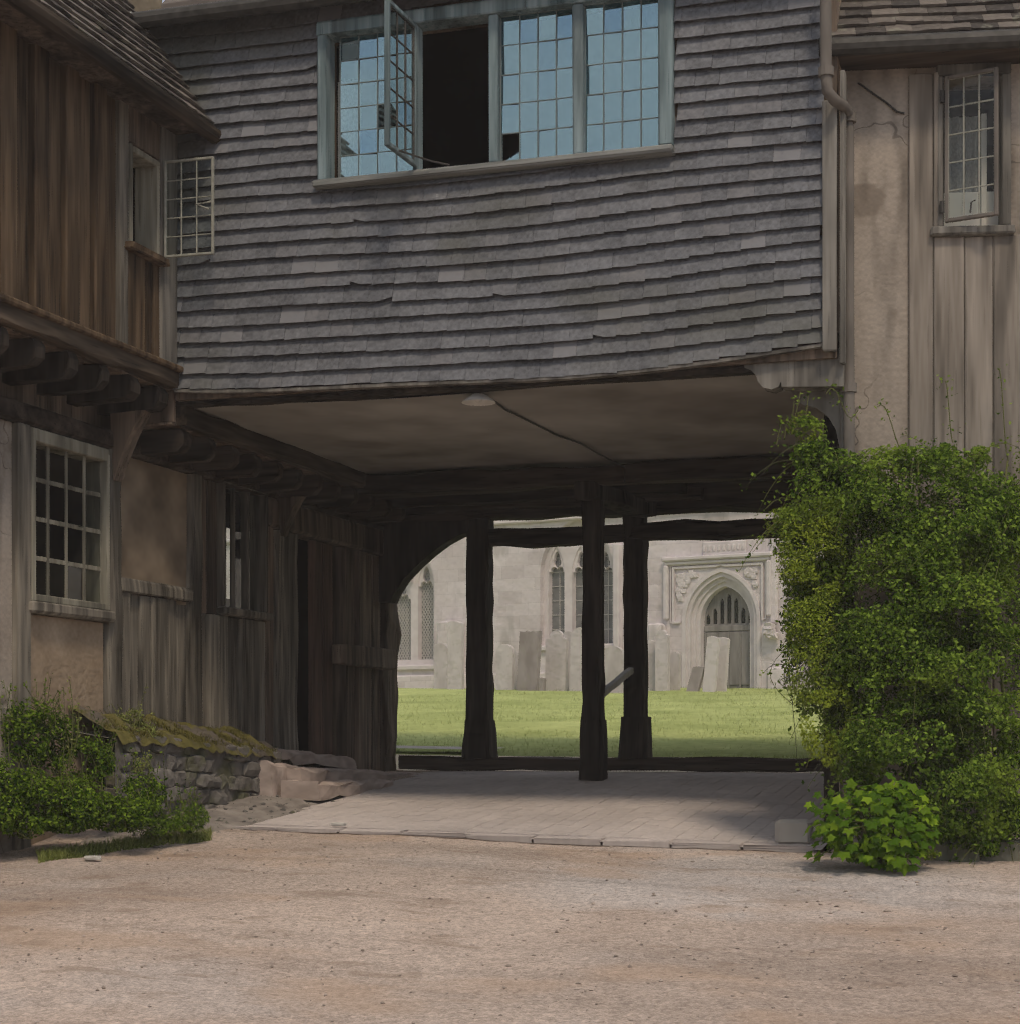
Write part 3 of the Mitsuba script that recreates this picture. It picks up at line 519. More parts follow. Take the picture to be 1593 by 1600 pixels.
for i, x in enumerate(np.arange(-3.4, 4.5, .36)): 
    m = MB(); q = .10+R.normal(0, .01); z = (ZB-.10 if x < 0 else 2.0); y0 = .0 if x < 0 else .02
    prof = [(y0+.03, -.075), (y0+.30, -.085), (.50, -.085), (.50, .07), (y0, .07), (y0-.02, .03), (y0-.015, -.03)]
    v = np.array([[x+s*q/2+R.normal(0, .004), a, z+b+R.normal(0, .004)] for s in (-1, 1) for a, b in prof]); n = len(prof)
    f = [[i2, (i2+1) % n, n+(i2+1) % n] for i2 in range(n)]+[[i2, n+(i2+1) % n, n+i2] for i2 in range(n)]+[[0, i2, i2+1] for i2 in range(1, n-1)]+[[n, n+i2+1, n+i2] for i2 in range(1, n-1)]
    m.add(FL.w(v), f, R.uniform(.2, .8)); m.put(LH+'__joist', 'dark_post' if x < 0 else 'dark_timber')
bx(LH+'__jetty_boards', 'dark_boards', FL, -3.6, .03, .03, 2.6, ZB-.022, ZB-.004, .002); bx(LH+'__jetty_boards', 'dark_boards', FL, .032, 4.75, .03, 2.6, 2.085, 2.10, .002)
bx(LH+'__joist_infill', 'dark_boards', FL, -3.6, 4.6, .44, .48, 1.99, ZB-.023, .002)
bx(LH+'__joist_infill', 'dark_boards', FL, .034, .07, .02, 2.6, 2.102, ZB+.1, .002)
# lower wall, set back under the jetty
Y = .35
A = lambda u: FL.hit(u, 900, Y)[0]
B = lambda u, v: FL.hit(u, v, Y)[1]
ZP = 1.90; ZF = -.32
bx(LH+'__wall_plate', 'dark_timber', FL, -3.6, 4.6, Y-.03, .52, ZP, ZP+.12, .015, .5, .004)
bx(LH+'__backing', 'dark_boards', FL, A(100), A(314), .47, .52, ZF-.4, .9, .002) if False else None
P1 = A(44); P2 = A(166); wt, wb = 1.86, B(100, 946)
one(LH+'__plaster_panel', 'plaster', lambda m: m.box(FL, -3.6, A(26), Y+.03, .52, ZF-.5, ZP, .004))
bx(LH+'__stud', 'grey_boards', FL, A(26), P1-.004, Y-.02, .52, ZF-.5, ZP, .01, .6, .004)
one(LH+'__plaster_panel', 'tan_plaster', lambda m: m.box(FL, P1, P2, Y+.02, .5, ZF-.5, wb-.075, .004))
LO = LH+'__lower_window'
def lof(m):
    m.box(FL, P1, P1+.045, Y-.03, .48, wb, wt, .006, .6); m.box(FL, P2-.04, P2, Y-.03, .48, wb, wt, .006, .7); m.box(FL, P1, P2, Y-.028, .48, wt-.05, wt+.03, .006, .6); m.box(FL, P1, P2, Y-.028, .48, wb, wb+.045, .006, .7)
one(LO, 'grey_frame', lof)
bx(LO+'__sill', 'grey_boards', FL, P1-.03, P2+.02, Y-.06, .48, wb-.07, wb-.003, .012, .8, .003)
leaded(LO, FL, P1+.035, P2-.03, wb+.03, wt-.03, 4, 4, Y+.02, 'pane_glass', 'grey_frame', .028, barkey='glazing_bars')
room(LH+'__room', FL, P1-.3, P2+.05, .525, 2.4, wb-.5, wt+.06)
one(LH+'__post', 'grey_boards', lambda m: m.beam(FL.w(np.array([(A(169)+A(187))/2, Y+.06, ZF-.4])), FL.w(np.array([(A(169)+A(187))/2, Y+.06, ZP])), A(187)-A(169), .17, 10, .005, up=(1, 0, 0), r=.45))
one(LH+'__plaster_panel', 'old_plaster', lambda m: m.box(FL, A(187), A(299), Y+.035, .5, B(190, 930), ZP, .004))
zr1, zr0 = B(190, 903), B(190, 924)
bx(LH+'__rail', 'grey_boards', FL, A(187), A(299), Y-.02, .5, zr0, zr1, .01, .35, .004)
def planks(us, z0, z1, bsdf, y=Y+.01, rr=(.0, 1.0)):
    for a, b in zip(us[:-1], us[1:]): bx(LH+'__plank', bsdf, FL, A(a)+.006, A(b)-.006, y+(.022 if R.random() < .5 else -.014)+R.uniform(-.008, .008), .5, z0, z1, .006, R.uniform(*rr), .003)
planks([187, 203, 221, 238, 262, 284, 299], ZF-.3, zr0-.002, 'grey_boards')
one(LH+'__post', 'grey_boards', lambda m: m.beam(FL.w(np.array([A(306), Y+.06, ZF-.3])), FL.w(np.array([A(306), Y+.06, ZP])), A(314)-A(299), .16, 10, .005, up=(1, 0, 0), r=.25))
planks([314, 330, 346], B(320, 958), ZP, 'dark_boards'); zs = B(360, 962)
planks([314, 328, 343, 358, 378, 398, 420], ZF-.2, zs-.005, 'grey_boards')
LD = LH+'__side_window'; s0, s1, st = A(346), A(416), B(346, 748)
def ldf(m):
    m.box(FL, s0, s0+.035, Y-.02, .48, zs+.06, st, .006, .3); m.box(FL, s1-.04, s1, Y-.02, .48, zs+.06, st, .006, .3); m.box(FL, s0, s1, Y-.02, .48, st-.002, ZP, .006, .2)
    x = A(393); m.box(FL, x-.014, x+.014, Y+.02, .44, zs+.06, st, .005, .6); x = A(373); m.box(FL, x-.010, x+.010, Y+.03, .42, zs+.06, st, .005, .1)
one(LD, 'grey_boards', ldf); bx(LD+'__sill', 'grey_boards', FL, s0-.02, s1+.02, Y-.06, .5, zs, zs+.058, .012, .6, .003)
for a, b in ((s0+.036, A(373)-.012), (A(373)+.012, A(393)-.016), (A(393)+.016, s1-.041)): MB().add(FL.w(np.array([[a, Y+.05, zs+.06], [b, Y+.05, zs+.06], [b, Y+.05, st], [a, Y+.05, st]])), [[0, 1, 2, 3]]).put(LD+'__pane', 'pane_glass')
# the far window of that room, seen through this one as a bright slit
ya = 1.3; h0, hz0 = FL.hit(354, 935, ya); h1, hz1 = FL.hit(369, 826, ya)
room(LH+'__room', FL, A(316), A(602), .53, ya, ZF-.1, ZP-.02, hole=(h0, hz0, h1, hz1))
planks([420, 433], ZF-.2, ZP, 'dark_boards')
one(LH+'__door_post', 'grey_boards', lambda m: m.beam(FL.w(np.array([(A(433)+A(465))/2, Y+.05, ZF-.2])), FL.w(np.array([(A(433)+A(465))/2, Y+.05, B(450, 832)])), A(465)-A(433), .12, 10, .004, up=(1, 0, 0), r=.8))
zd = B(480, 838)
bx(LH+'__door_lintel', 'dark_boards', FL, A(420)+.01, A(605), Y-.02, .52, zd, ZP-.002, .02, .5, .006)
DO = LH+'__door'
for a, b in ((493, 509), (510, 526)): bx(DO+'__plank', 'red_door', FL, A(a)+.004, A(b)-.004, Y+.03, Y+.07, ZF+.22, zd-.01, .006, R.uniform(.4, .9), .002)
bx(DO+'__frame', 'dark_boards', FL, A(540), A(546), Y-.0, .5, ZF, zd, .006, .3)
bx(DO+'__threshold', 'dark_boards', FL, A(467), A(546), Y+.02, .6, ZF-.1, ZF+.21, .01, .4)
planks([546, 560, 574, 588, 600], ZF, zd-.002, 'dark_boards', rr=(.5, 1.0))
one(LH+'__corner_post', 'dark_boards', lambda m: m.beam(FL.w(np.array([A(608), Y+.06, ZF])), FL.w(np.array([A(608), Y+.06, ZP])), A(617)-A(600), .2, 12, .012, up=(1, 0, 0), r=.6))
yb = .22; r0, q1 = FL.hit(541, 1006, yb); r1, _ = FL.hit(621, 1036, yb); q0 = FL.hit(541, 1038, yb)[1]
bx(LH+'__shelf_board', 'dark_boards', FL, r0, r1, yb, Y+.0, q0, q1, .012, .95, .004)
def cbr(u, vlo, vhi, yo, w, r, zt):
    x = A(u); zb = B(u, vlo); n = 9; out = []
    P = [(Y-.03+(yo-Y+.03)*(.72*k/n+.28*(1-math.cos(k/n*math.pi/2))), zb+(zt-zb)*(.72*k/n+.28*math.sin(k/n*math.pi/2))) for k in range(n+1)]
    I = [(min(Y+.02, a+.11*(k/n)+.0), b+.10*(1-k/n)+.0) for k, (a, b) in enumerate(P)]
    m = MB()
    v = np.array([[x+s*w/2, a, b] for s in (-1, 1) for a, b in P+[(Y, zt)]]); c = len(P)+1
    f = [[k, k+1, c+k+1, c+k] for k in range(c-1)]; mb_f = []
    for q in f: mb_f += [[q[0], q[1], q[2]], [q[0], q[2], q[3]]]
    for k in range(c-2): mb_f += [[c-1, k, k+1], [2*c-1, c+k+1, c+k]]
    m.add(FL.w(v), mb_f, r); return m.put(LH+'__bracket', 'dark_boards')
cbr(178, 752, 625, .0, .12, .7, ZB-.04); cbr(438, 838, 735, .02, .12, .5, 2.08)
# roof of the timber house
pit = math.radians(55); eo = FL.w(np.array([0, -.27, ZT+.01]))
tiling(LH+'__roof__tile', 'roof_tile', (eo, FL.ex, FL.ey*math.cos(pit)+np.array([0, 0, math.sin(pit)]), -FL.ey*math.sin(pit)+np.array([0, 0, math.cos(pit)])), -3.4, -.035, -.02, 13, .10, .165, None, lambda x, j: .012*math.sin(2.5*x+j), nb=.045, t=.02, limit=285, label='further roof tiles of the timber house')
one(LH+'__roof', 'church_roof', lambda m: m.add(FL.w(np.array([[-3.6, -.26, ZT-.01], [-.03, -.26, ZT-.01], [-.03, 2.5, ZT-.01+2.76*math.tan(pit)], [-3.6, 2.5, ZT-.01+2.76*math.tan(pit)]])), [[0, 1, 2, 3]]))
one(LH+'__gutter', 'jetty_timber', lambda m: m.tube(FL.w(np.array([[-3.6, -.30, ZT-.035], [-1.5, -.30, ZT-.04], [.0, -.30, ZT-.05]])), .052, 10, .1))
bx(LH+'__soffit', 'dark_boards', FL, -3.6, -.03, -.25, .03, ZT-.03, ZT+.0, .004)
bx(LH+'__rear_wall', 'old_plaster', FL, -3.6, 4.6, 2.6, 2.75, 2.4, 8, .01)

# ------------------------------------------------------------------ foot of the timber house: rubble plinth, mossy ledge, steps
RP = reserve('rubble_plinth'); tag(RP, 'low plinth of dark rough stones under the mossy ledge at the timber wall', 'stone plinth')
D = lambda u, v, y: FL.hit(u, v, y)
xa, xb = D(185, 1150, 0)[0], D(432, 1172, 0)[0]; edge = lambda x: np.interp(x, [D(240, 1150, 0)[0], xb], [D(240, 1150, 0)[1], D(430, 1174, 0)[1]])
def blob(key, fr, c, h, bsdf, r, rough=.25):
    m = trimesh.creation.icosphere(1); v = np.array(m.vertices); v = np.sign(v)*np.abs(v)**.45; v *= 1+rough*(R.random((len(v), 1))-.5); MB().add(fr.w(np.asarray(c)+v*np.asarray(h)), m.faces, r).put(key, bsdf)
one(RP+'__core', 'rubble_stone', lambda m: m.add(FL.w(np.array([[x, y, z] for x in np.linspace(xa, xb, 12) for y, z in ((.022, -.75), (.022, edge(x)-.02), (.36, edge(x)+.03))])), [[3*i+k, 3*i+3+k, 3*i+4+k, 3*i+1+k] for i in range(11) for k in range(2)], .3))
row = 0
for zc in np.arange(.0, -.62, -.105):
    x = xa+R.random()*.1
    while x < xb:
        w = R.uniform(.10, .26); h = R.uniform(.048, .062); 
        if R.random() < .9: blob(RP+'__stone', FL, [x+w/2, .06+R.normal(0, .012), edge(x)+zc-.055], [w/2*.98, .07, h], 'rubble_stone', R.random(), .3)
        x += w
def moss(m):
    n = 60; xs = np.linspace(xa, xb+.05, n); ys = np.linspace(-.03, .36, 9); v = []
    for x in xs:
        for y in ys: v.append([x, y, edge(x)-(.05 if y < -.02 else 0)+(y+.03)/.39*.17+.11*(meshkit.fbm(np.array([x*9, y*9, 1.]), 4)-.5)])
    a = np.array([i*9+j for i in range(n-1) for j in range(8)]); m.add(FL.w(np.array(v)), np.stack([a, a+1, a+10, a+9], -1), .5)
k = one('moss', 'moss_cover', moss, True); tag(k, 'olive moss covering the sloping ledge above the rubble plinth', 'moss', kind='stuff')
def slab(label, u0, u1, y0, y1, v0, v1, dz, r, c=.02):
    x0, z0 = D(u0, v0, y0); x1, z1 = D(u1, v1, y0); k = reserve('stone_step'); n = 9; v = []
    for i in range(n):
        t = i/(n-1); x, z = x0+(x1-x0)*t, z0+(z1-z0)*t
        for y, b in ((y0-.01, -dz), (y0, -c*1.2), (y0+c, 0), ((y0+y1)/2, .004), (y1, .0), (y1, -dz)): v.append([x, y+R.normal(0, .016), z+b+R.normal(0, .011)])
    a = [[i*6+j, i*6+j+1, i*6+j+7, i*6+j+6] for i in range(n-1) for j in range(5)]+[[0, 1, 2, 5], [2, 3, 4, 5], [(n-1)*6+q for q in (0, 1, 2, 5)], [(n-1)*6+q for q in (2, 3, 4, 5)]]
    m = MB(); m.add(FL.w(np.array(v)), a, r); scene[k] = None; _n['stone_step'] -= 1; m.put('stone_step', 'sandstone'); tag(k, label, 'stone step'); return k
slab('worn sandstone tread directly under the dark door', 446, 556, .10, .42, 1170, 1184, .10, .8)
slab('short pinkish sandstone block at the end of the rubble plinth', 424, 470, -.10, .30, 1190, 1198, .3, .85)
slab('long cracked pinkish sandstone slab in front of the door', 472, 560, -.22, .35, 1201, 1203, .3, .95)
slab('thin broken sandstone slab lying lowest before the door steps', 498, 612, -.44, -.15, 1222, 1218, .12, .75)
slab('far tapering sandstone slab running to the sill of the passage', 561, 655, -.22, .40, 1203, 1207, .3, .9)

# ------------------------------------------------------------------ small things of the passage
LP = reserve('ceiling_lamp'); tag(LP, 'white enamel lamp shade hanging under the passage ceiling behind the tiled front', 'lamp')
lp = V(748, 629, 11.48)
ang = np.linspace(0, 2*np.pi, 33)[:-1]; pr = [(.014, .058), (.03, .055), (.055, .043), (.085, .023), (.107, .003), (.107, .0), (.083, .018), (.05, .036)]
one(LP+'__shade', 'enamel', lambda m: m.add(np.vstack([[lp+np.array([r*math.cos(g), r*math.sin(g), z]) for g in ang] for r, z in pr]), [[k*32+i, k*32+(i+1) % 32, k*32+32+(i+1) % 32, k*32+32+i] for k in range(len(pr)-1) for i in range(32)], .5), True)
one(LP+'__stem', 'iron', lambda m: m.tube([lp+np.array([0, 0, .05]), lp+np.array([0, 0, .10])], .012, 8))
one(LP+'__bulb', 'enamel', lambda m: m.tube([lp+np.array([0, 0, .05]), lp+np.array([0, 0, .02]), lp+np.array([0, 0, .0])], [.02, .03, .012], 10))
zc = 2.185
def onceil(u, v, z): d = FWD+RGT*((u-U0)/F)-np.array([0, 0, (v-V0)/F]); return CAM+d*(z/d[2])
cp = [lp+np.array([.02, .03, .066])]+[onceil(u, v, zc) for u, v in ((790, 640), (830, 660), (870, 680), (905, 692), (940, 712))]+[np.array([W0.hit(975, 760, 3.13)[0], 3.13, z]) for z in (2.14, 2.02)]
k = one('power_cable', 'iron', lambda m: m.tube(cp, .007, 6)); tag(k, 'dark cable running from the lamp across the passage ceiling to the beam', 'cable')
g0, g1 = V(936, 1088, 14.5), np.array([*W0.hit(984, 1047, 4.46)[:1], 4.46, W0.hit(984, 1047, 4.46)[1]])
k = one('wooden_bar', 'white_paint', lambda m: m.beam(g0, g1, .05, .055, 4, .002)); tag(k, 'pale slanting wooden bar between the front post and the right rear post', 'bar')
p = V(1240, 1296, 10.9); m = MB(); m.box(Fr(p, 4), -.10, .10, -.08, .10, -.09, .055, .018, .9, .006); k = m.put('stone_block', 'path_stone'); tag(k, 'small whitish stone block at the right front corner of the passage', 'stone')
for (u, v, d, s, lab) in ((530, 1263, 11.7, .05, 'flat pale pebble on the brick floor near the sandstone steps'), (145, 1372, 10.4, .05, 'whitish pebble on the street below the weeds')):
    c = V(u, v, d); c[2] = float(street_z(np.array(c[0]), np.array(c[1])))+.02 if v > 1300 else float(ground(c[0], c[1]))+.025; k = reserve('pebble'); _n['pebble'] -= 1; blob('pebble', W0, c, [s, s*.6, .012], 'white_paint', .9); tag(k, lab, 'pebble')
for i, (a, b) in enumerate(((1462, 1530), (1532, 1600), (1602, 1680))):
    c0, c1 = V(a, 1322, 10.28), V(b, 1324, 10.22); k = reserve('kerb_stone'); _n['kerb_stone'] -= 1
    MB().beam(c0+[0, 0, -.06], c1+[0, 0, -.06], .14, .20, 4, .006).put('kerb_stone', 'kerb'); tag(k, ('grey green kerb stone just right of the bright large-leaved shrub', 'kerb stone at the right picture edge under the climbing plant', 'outermost kerb stone right of the picture')[i], 'kerb')

# ------------------------------------------------------------------ church
CH = reserve('church'); tag(CH, 'pale stone church with pointed windows and an arched doorway behind the lawn', 'church')
hc = lambda u, v, y=0: FC.hit(u, v, y)
def arch(x0, x1, z0, zs, za, n=10):
    w, h = x1-x0, za-zs; r = (w*w/4+h*h)/w; a = math.atan2(h, r-w/2) if r > w/2 else math.pi-math.atan2(h, w/2-r)
    L = [(x0+r-r*math.cos(a*k/n), zs+r*math.sin(a*k/n)) for k in range(n+1)]; Rr = [(x0+x1-x, z) for x, z in L[::-1][1:]]
    return Polygon([(x0, z0)]+L+Rr+[(x1, z0)])
def cz(v, u=1140): return hc(u, v)[1]
def win(us, vs, vt, vb):
    """us: the lights' pixel bounds; a window of pointed lights under one arch each."""
    return [arch(hc(a, 950, .4)[0], hc(b, 950, .4)[0], cz(vb, a), cz(vs, a), cz(vt, a)) for a, b in us]
LWN = win([(621, 649), (660, 684)], 915, 876, 1030); LWN[0] = arch(hc(621, 950, .4)[0], hc(649, 950, .4)[0], cz(1030, 660), cz(930, 660), cz(895, 660))
MWN = win([(862, 887), (899, 925), (938, 962)], 892, 852, 1005)
open_l = unary_union([p.buffer(.09, join_style='mitre') for p in LWN]+[Polygon([LWN[0].bounds[:2], (LWN[1].bounds[2], LWN[1].bounds[1]), (LWN[1].bounds[2], LWN[1].bounds[1]+2.0), (LWN[0].bounds[0], LWN[0].bounds[1]+1.6)])]).buffer(.06)
open_m = unary_union([sbox(MWN[0].bounds[0]-.12, MWN[0].bounds[1]-.06, MWN[2].bounds[2]+.12, MWN[0].bounds[1]+1.7), arch(MWN[0].bounds[0]-.12, MWN[2].bounds[2]+.12, MWN[0].bounds[1], MWN[0].bounds[1]+1.69, MWN[0].bounds[1]+3.0)])
dx0, dx1 = hc(1100, 1000, .46)[0], hc(1177, 1000, .46)[0]; zs, za = cz(968), cz(914)
door = arch(dx0, dx1, -.3, zs, za, 16); ring = lambda g: arch(dx0-g, dx1+g, -.3, zs, za+g*1.15, 16)
frx0, frx1, frz = hc(1044, 900)[0], hc(1200, 900)[0], cz(872)
wall = sbox(-22, -1.0, 22, 6.3).difference(unary_union([open_l, open_m, ring(.36)]))
one(CH+'__wall', 'church_stone', lambda m: m.poly(FC, wall, 0, .7, .5))
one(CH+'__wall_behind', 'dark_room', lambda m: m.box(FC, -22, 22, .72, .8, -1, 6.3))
one(CH+'__roof', 'church_roof', lambda m: m.add(FC.w(np.array([[-22, -.2, 6.3], [22, -.2, 6.3], [22, 5, 9.5], [-22, 5, 9.5]])), [[0, 1, 2, 3]]))
for i, (op, ls) in enumerate(((open_l, LWN), (open_m, MWN))):
    k = reserve(CH+'__window'); scene[k] = None; _n[CH+'__window'] -= 1
    tr = op.difference(unary_union(ls)); one(CH+'__window', 'carved_stone', lambda m: m.poly(FC, tr, .20, .42, .5))
    for p in ls:
        q = MB().poly(FC, p.buffer(.01), .40, .42, .5); q.put(k+'__light', 'church_glass')
        m = MB(); b = p.bounds; st = .13
        if i == 0:
            for d in np.arange(-4, 4, st):
                for sl in (1, -1):
                    ln = shapely.LineString([(b[0]-1, b[1]+d+(0 if sl > 0 else 1.6*(b[2]-b[0]+2))), (b[2]+1, b[1]+d+(1.6*(b[2]-b[0]+2) if sl > 0 else 0))]).buffer(.012).intersection(p); m.poly(FC, ln, .375, .395)
        else:
            m.poly(FC, sbox((b[0]+b[2])/2-.01, b[1], (b[0]+b[2])/2+.01, b[3]).intersection(p), .375, .395)
            for z in np.arange(b[1], b[3], .35): m.poly(FC, sbox(b[0], z, b[2], z+.02).intersection(p), .375, .395)
        m.put(k+'__leading', 'church_lead')
        # cusped head: two stone lobes narrowing the light
        hx, hz = (b[0]+b[2])/2, b[3]-.62; cus = p.intersection(sbox(b[0], hz-.03, b[2], b[3])).difference(unary_union([shapely.Point(hx, hz+.22).buffer(.115), shapely.Point(hx-.085, hz+.03).buffer(.09), shapely.Point(hx+.085, hz+.03).buffer(.09), arch(hx-.09, hx+.09, hz+.2, hz+.3, hz+.5), sbox(b[0], hz-.2, b[2], hz+.0)])); one(k+'__cusps', 'carved_stone', lambda m: m.poly(FC, cus, .24, .37, .5))
    b = op.bounds; bx(k+'__sill', 'carved_stone', FC, b[0]-.1, b[2]+.1, -.10, .45, b[1]-.13, b[1]+.005, .03)
DW = CH+'__doorway'
gs = [.36, .27, .18, .09, 0]
for i in range(4): one(DW if i == 0 else DW+'__arch_moulding', 'carved_stone', lambda m: m.poly(FC, ring(gs[i]).difference(ring(gs[i+1])), -.05+.09*i+(0.0 if i % 2 else .02), .6, .5))
def hood(m):
    m.box(FC, frx0-.12, frx1+.12, -.18, .0, frz-.02, frz+.09, .03, .6); m.box(FC, frx0-.06, frx1+.06, -.12, .0, frz-.10, frz-.022, .02, .5)
    m.box(FC, frx0-.10, frx0+.02, -.14, .0, cz(965), frz-.102, .03, .6); m.box(FC, frx1-.02, frx1+.10, -.14, .0, cz(965), frz-.102, .03, .6)
one(DW+'__hood_mould', 'carved_stone', hood)
def inner(m):
    pg = sbox(frx0+.16, cz(968), frx1-.16, cz(885)); m.poly(FC, pg.buffer(.05, join_style='mitre').difference(pg).difference(ring(.40)), -.07, .0, .5); pg2 = sbox(frx0+.07, cz(968), frx1-.07, cz(880)); m.poly(FC, pg2.buffer(.025, join_style='mitre').difference(pg2).difference(ring(.40)), -.05, .0, .5)
one(DW+'__label_frame', 'carved_stone', inner)
sp = sbox(frx0+.2, cz(940), frx1-.2, cz(888)).difference(ring(.42))
for i in range(260):
    p = (R.uniform(frx0+.2, frx1-.2), R.uniform(cz(940), cz(888)))
    if sp.contains(shapely.Point(p).buffer(.05)): blob(DW+'__carved_leaf', FC, [p[0], -.01, p[1]], [.065, .05, .06], 'carved_stone', .5, .5)
# frieze of carving above the hood
for i in range(9): blob(DW+'__carved_boss', FC, [hc(1101+i*7.6, 855)[0], -.055, cz(855.5)], [.035, .03, .07], 'carved_stone', .5, .1)
bx(DW+'__carved_panel', 'carved_stone', FC, hc(1098, 850)[0], hc(1166, 850)[0], -.05, 0, cz(866), cz(845), .02)
# the door itself
DR = CH+'__door'
slits = []
for i in range(7):
    c = dx0+(dx1-dx0)*(i+.5)/7; w = (dx1-dx0)/7*.30; zt = min(za-.16-abs(i-3)**1.7*.10, 9); zt = max(zt, cz(972)+.24); slits.append(arch(c-w, c+w, cz(972), zt-.12, zt))
one(DR, 'church_door', lambda m: m.poly(FC, door.difference(unary_union(slits)), .46, .52, .5))
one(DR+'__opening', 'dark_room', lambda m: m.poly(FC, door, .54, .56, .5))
for i in range(4): bx(DR+'__panel', 'church_door', FC, dx0+.04+(dx1-dx0-.08)*i/4+.02, dx0+.04+(dx1-dx0-.08)*(i+1)/4-.02, .425, .46, .08, cz(985), .012, R.random())
bx(DR+'__rail', 'church_door', FC, dx0, dx1, .41, .46, cz(984), cz(975), .01, .7)
for i in range(5): x = dx0+.04+(dx1-dx0-.08)*i/4; bx(DR+'__rib', 'church_door', FC, x-.018, x+.018, .41, .46, .0, cz(985), .008, .8)
# string course, plinth, buttresses, corbel
bx(CH+'__string_course', 'carved_stone', FC, -22, 22, -.12, 0, cz(819, 800), cz(812, 800), .03)
bx(CH+'__plinth', 'church_stone', FC, -22, hc(1044, 1000)[0], -.10, 0, -1, .45, .03); bx(CH+'__plinth', 'church_stone', FC, hc(1200, 1000)[0], 22, -.10, 0, -1, .45, .03)
for a, b, vt, dp in ((697, 724, 972, .45), (1020, 1040, 975, .35), (1203, 1216, 800, .10)):
    x0, x1 = hc(a, 1000)[0], hc(b, 1000)[0]; zt = cz(vt, a); m = MB(); m.poly(Fr(FC.w(np.array([x1, 0, 0])), -12-90), [(0, -1), (dp, -1), (dp, zt-.2), (0, zt+.15)], x0-x1, 0, .5) if False else m.box(FC, x0, x1, -dp, 0, -1 if vt > 900 else cz(978), zt, .05, .5); m.put(CH+'__buttress', 'church_stone')
cb = hc(1208, 985)
for i in range(7): blob(CH+'__corbel_carving', FC, [cb[0]+R.normal(0, .08), -.16+R.normal(0, .04), cb[1]-.02+.07*(i-3)*.5], [.11, .12, .08], 'carved_stone', .4, .6)
bx(CH+'__pilaster', 'carved_stone', FC, hc(962, 900)[0]+.02, hc(968, 900)[0]+.08, -.25, 0, -.5, cz(840), .03)

# ------------------------------------------------------------------ gravestones
def gravestone(label, u, vb, d, wpx, hpx, top, r, lean=0, rot=0, back=0):
    w, h = wpx*d/F, hpx*d/F; p = V(u, vb, d); p[2] = float(lawn_z(p[0], p[1])); f = Fr(p, -12+rot)
    if top == 'round': pg = arch(-w/2, w/2, -.3, h-w*.45, h, 8) if False else Polygon([(-w/2, -.3), (-w/2, h-w*.42)]+[(-w/2*math.cos(a), h-w*.42+w*.42*math.sin(a)) for a in np.linspace(.15, math.pi-.15, 12)]+[(w/2, h-w*.42), (w/2, -.3)])
    elif top == 'shoulder': pg = Polygon([(-w/2, -.3), (-w/2, h-w*.38), (-w*.36, h-w*.34)]+[(-w*.32*math.cos(a), h-w*.30+w*.30*math.sin(a)) for a in np.linspace(0, math.pi, 10)]+[(w*.36, h-w*.34), (w/2, h-w*.38), (w/2, -.3)])
    elif top == 'wave': pg = Polygon([(-w/2, -.3), (-w/2, h*.97)]+[(-w/2+w*k/12, h-.02*abs(math.sin(k/12*math.pi*3))*4*.4-.0) for k in range(13)]+[(w/2, h*.95), (w/2, -.3)])
    else: pg = Polygon([(-w/2, -.3), (-w/2+.01, h*.98), (-.1*w, h), (w/2, h*.96), (w/2, -.3)])
    k = reserve('gravestone'); scene[k] = None; _n['gravestone'] -= 1; m = MB(); m.poly(f, pg.buffer(-.012).buffer(.012), -.05, .06, r)
    v = np.vstack(m.v)-f.o; a = v@f.ex; b = v@f.ey; c = v[:, 2]; a = a+c*math.tan(math.radians(lean)); b = b+c*math.tan(math.radians(back)); m.v = [f.o+a[:, None]*f.ex+b[:, None]*f.ey+np.column_stack([c*0, c*0, c])]; m.f = [np.vstack(m.f)] if len(m.f) == 1 else m.f
    m.put('gravestone', 'grave_stone'); tag(k, label, 'gravestone', 'gravestones in front of the church')
gravestone('brownish wavy-topped gravestone leaning right, left of the middle church window', 823, 1074, 39.5, 36, 94, 'wave', .12, 4)
gravestone('pale gravestone with a shouldered top beside the brown leaning one', 868, 1074, 39.8, 36, 94, 'shoulder', .80, 1)
gravestone('pale round-topped gravestone just left of the front post', 905, 1072, 39.2, 34, 100, 'round', .85, 2)
gravestone('grey round-topped gravestone between front post and right rear post', 955, 1074, 37.5, 36, 74, 'round', .55, 2)
gravestone('tall pale gravestone right of the right rear post', 1034, 1072, 39.0, 22, 96, 'shoulder', .78, 0)
gravestone('narrow pale gravestone hard against the right rear post', 1018, 1073, 39.4, 16, 80, 'flat', .72, -1)
gravestone('small dark gravestone tipped to the right beside the church door', 1081, 1072, 38.4, 20, 40, 'flat', .22, 16)
gravestone('tall whitish gravestone leaning in front of the church door, left of the pair', 1107, 1074, 38.2, 20, 88, 'flat', .95, 5)
gravestone('tall whitish gravestone in front of the church door, right of the pair', 1125, 1074, 38.5, 17, 86, 'flat', .9, 4)
gravestone('low pale gravestone right of the left rear post', 788, 1076, 40.0, 28, 72, 'round', .82, 1)
gravestone('faint low gravestone left of the brown leaning one', 806, 1076, 40.5, 22, 60, 'round', .75, -2)
gravestone('slim pale gravestone half hidden behind the front post', 893, 1073, 40.2, 20, 92, 'flat', .8, -2)
gravestone('pale round-topped gravestone right of the tall one beside the right rear post', 1052, 1073, 40.0, 18, 60, 'round', .7, 2)
gravestone('small pale gravestone between the grey round-topped one and the right rear post', 975, 1073, 39.6, 18, 62, 'shoulder', .75, 3)
gravestone('pale tall gravestone left of the left rear post below the twin window', 712, 1082, 40.5, 26, 108, 'flat', .8, 0)
gravestone('short grey gravestone stump between brown and shouldered stones', 846, 1074, 38.8, 8, 22, 'flat', .2, 2)
gravestone('broad pale gravestone under the left church window', 690, 1086, 42.0, 24, 70, 'round', .72, 0)

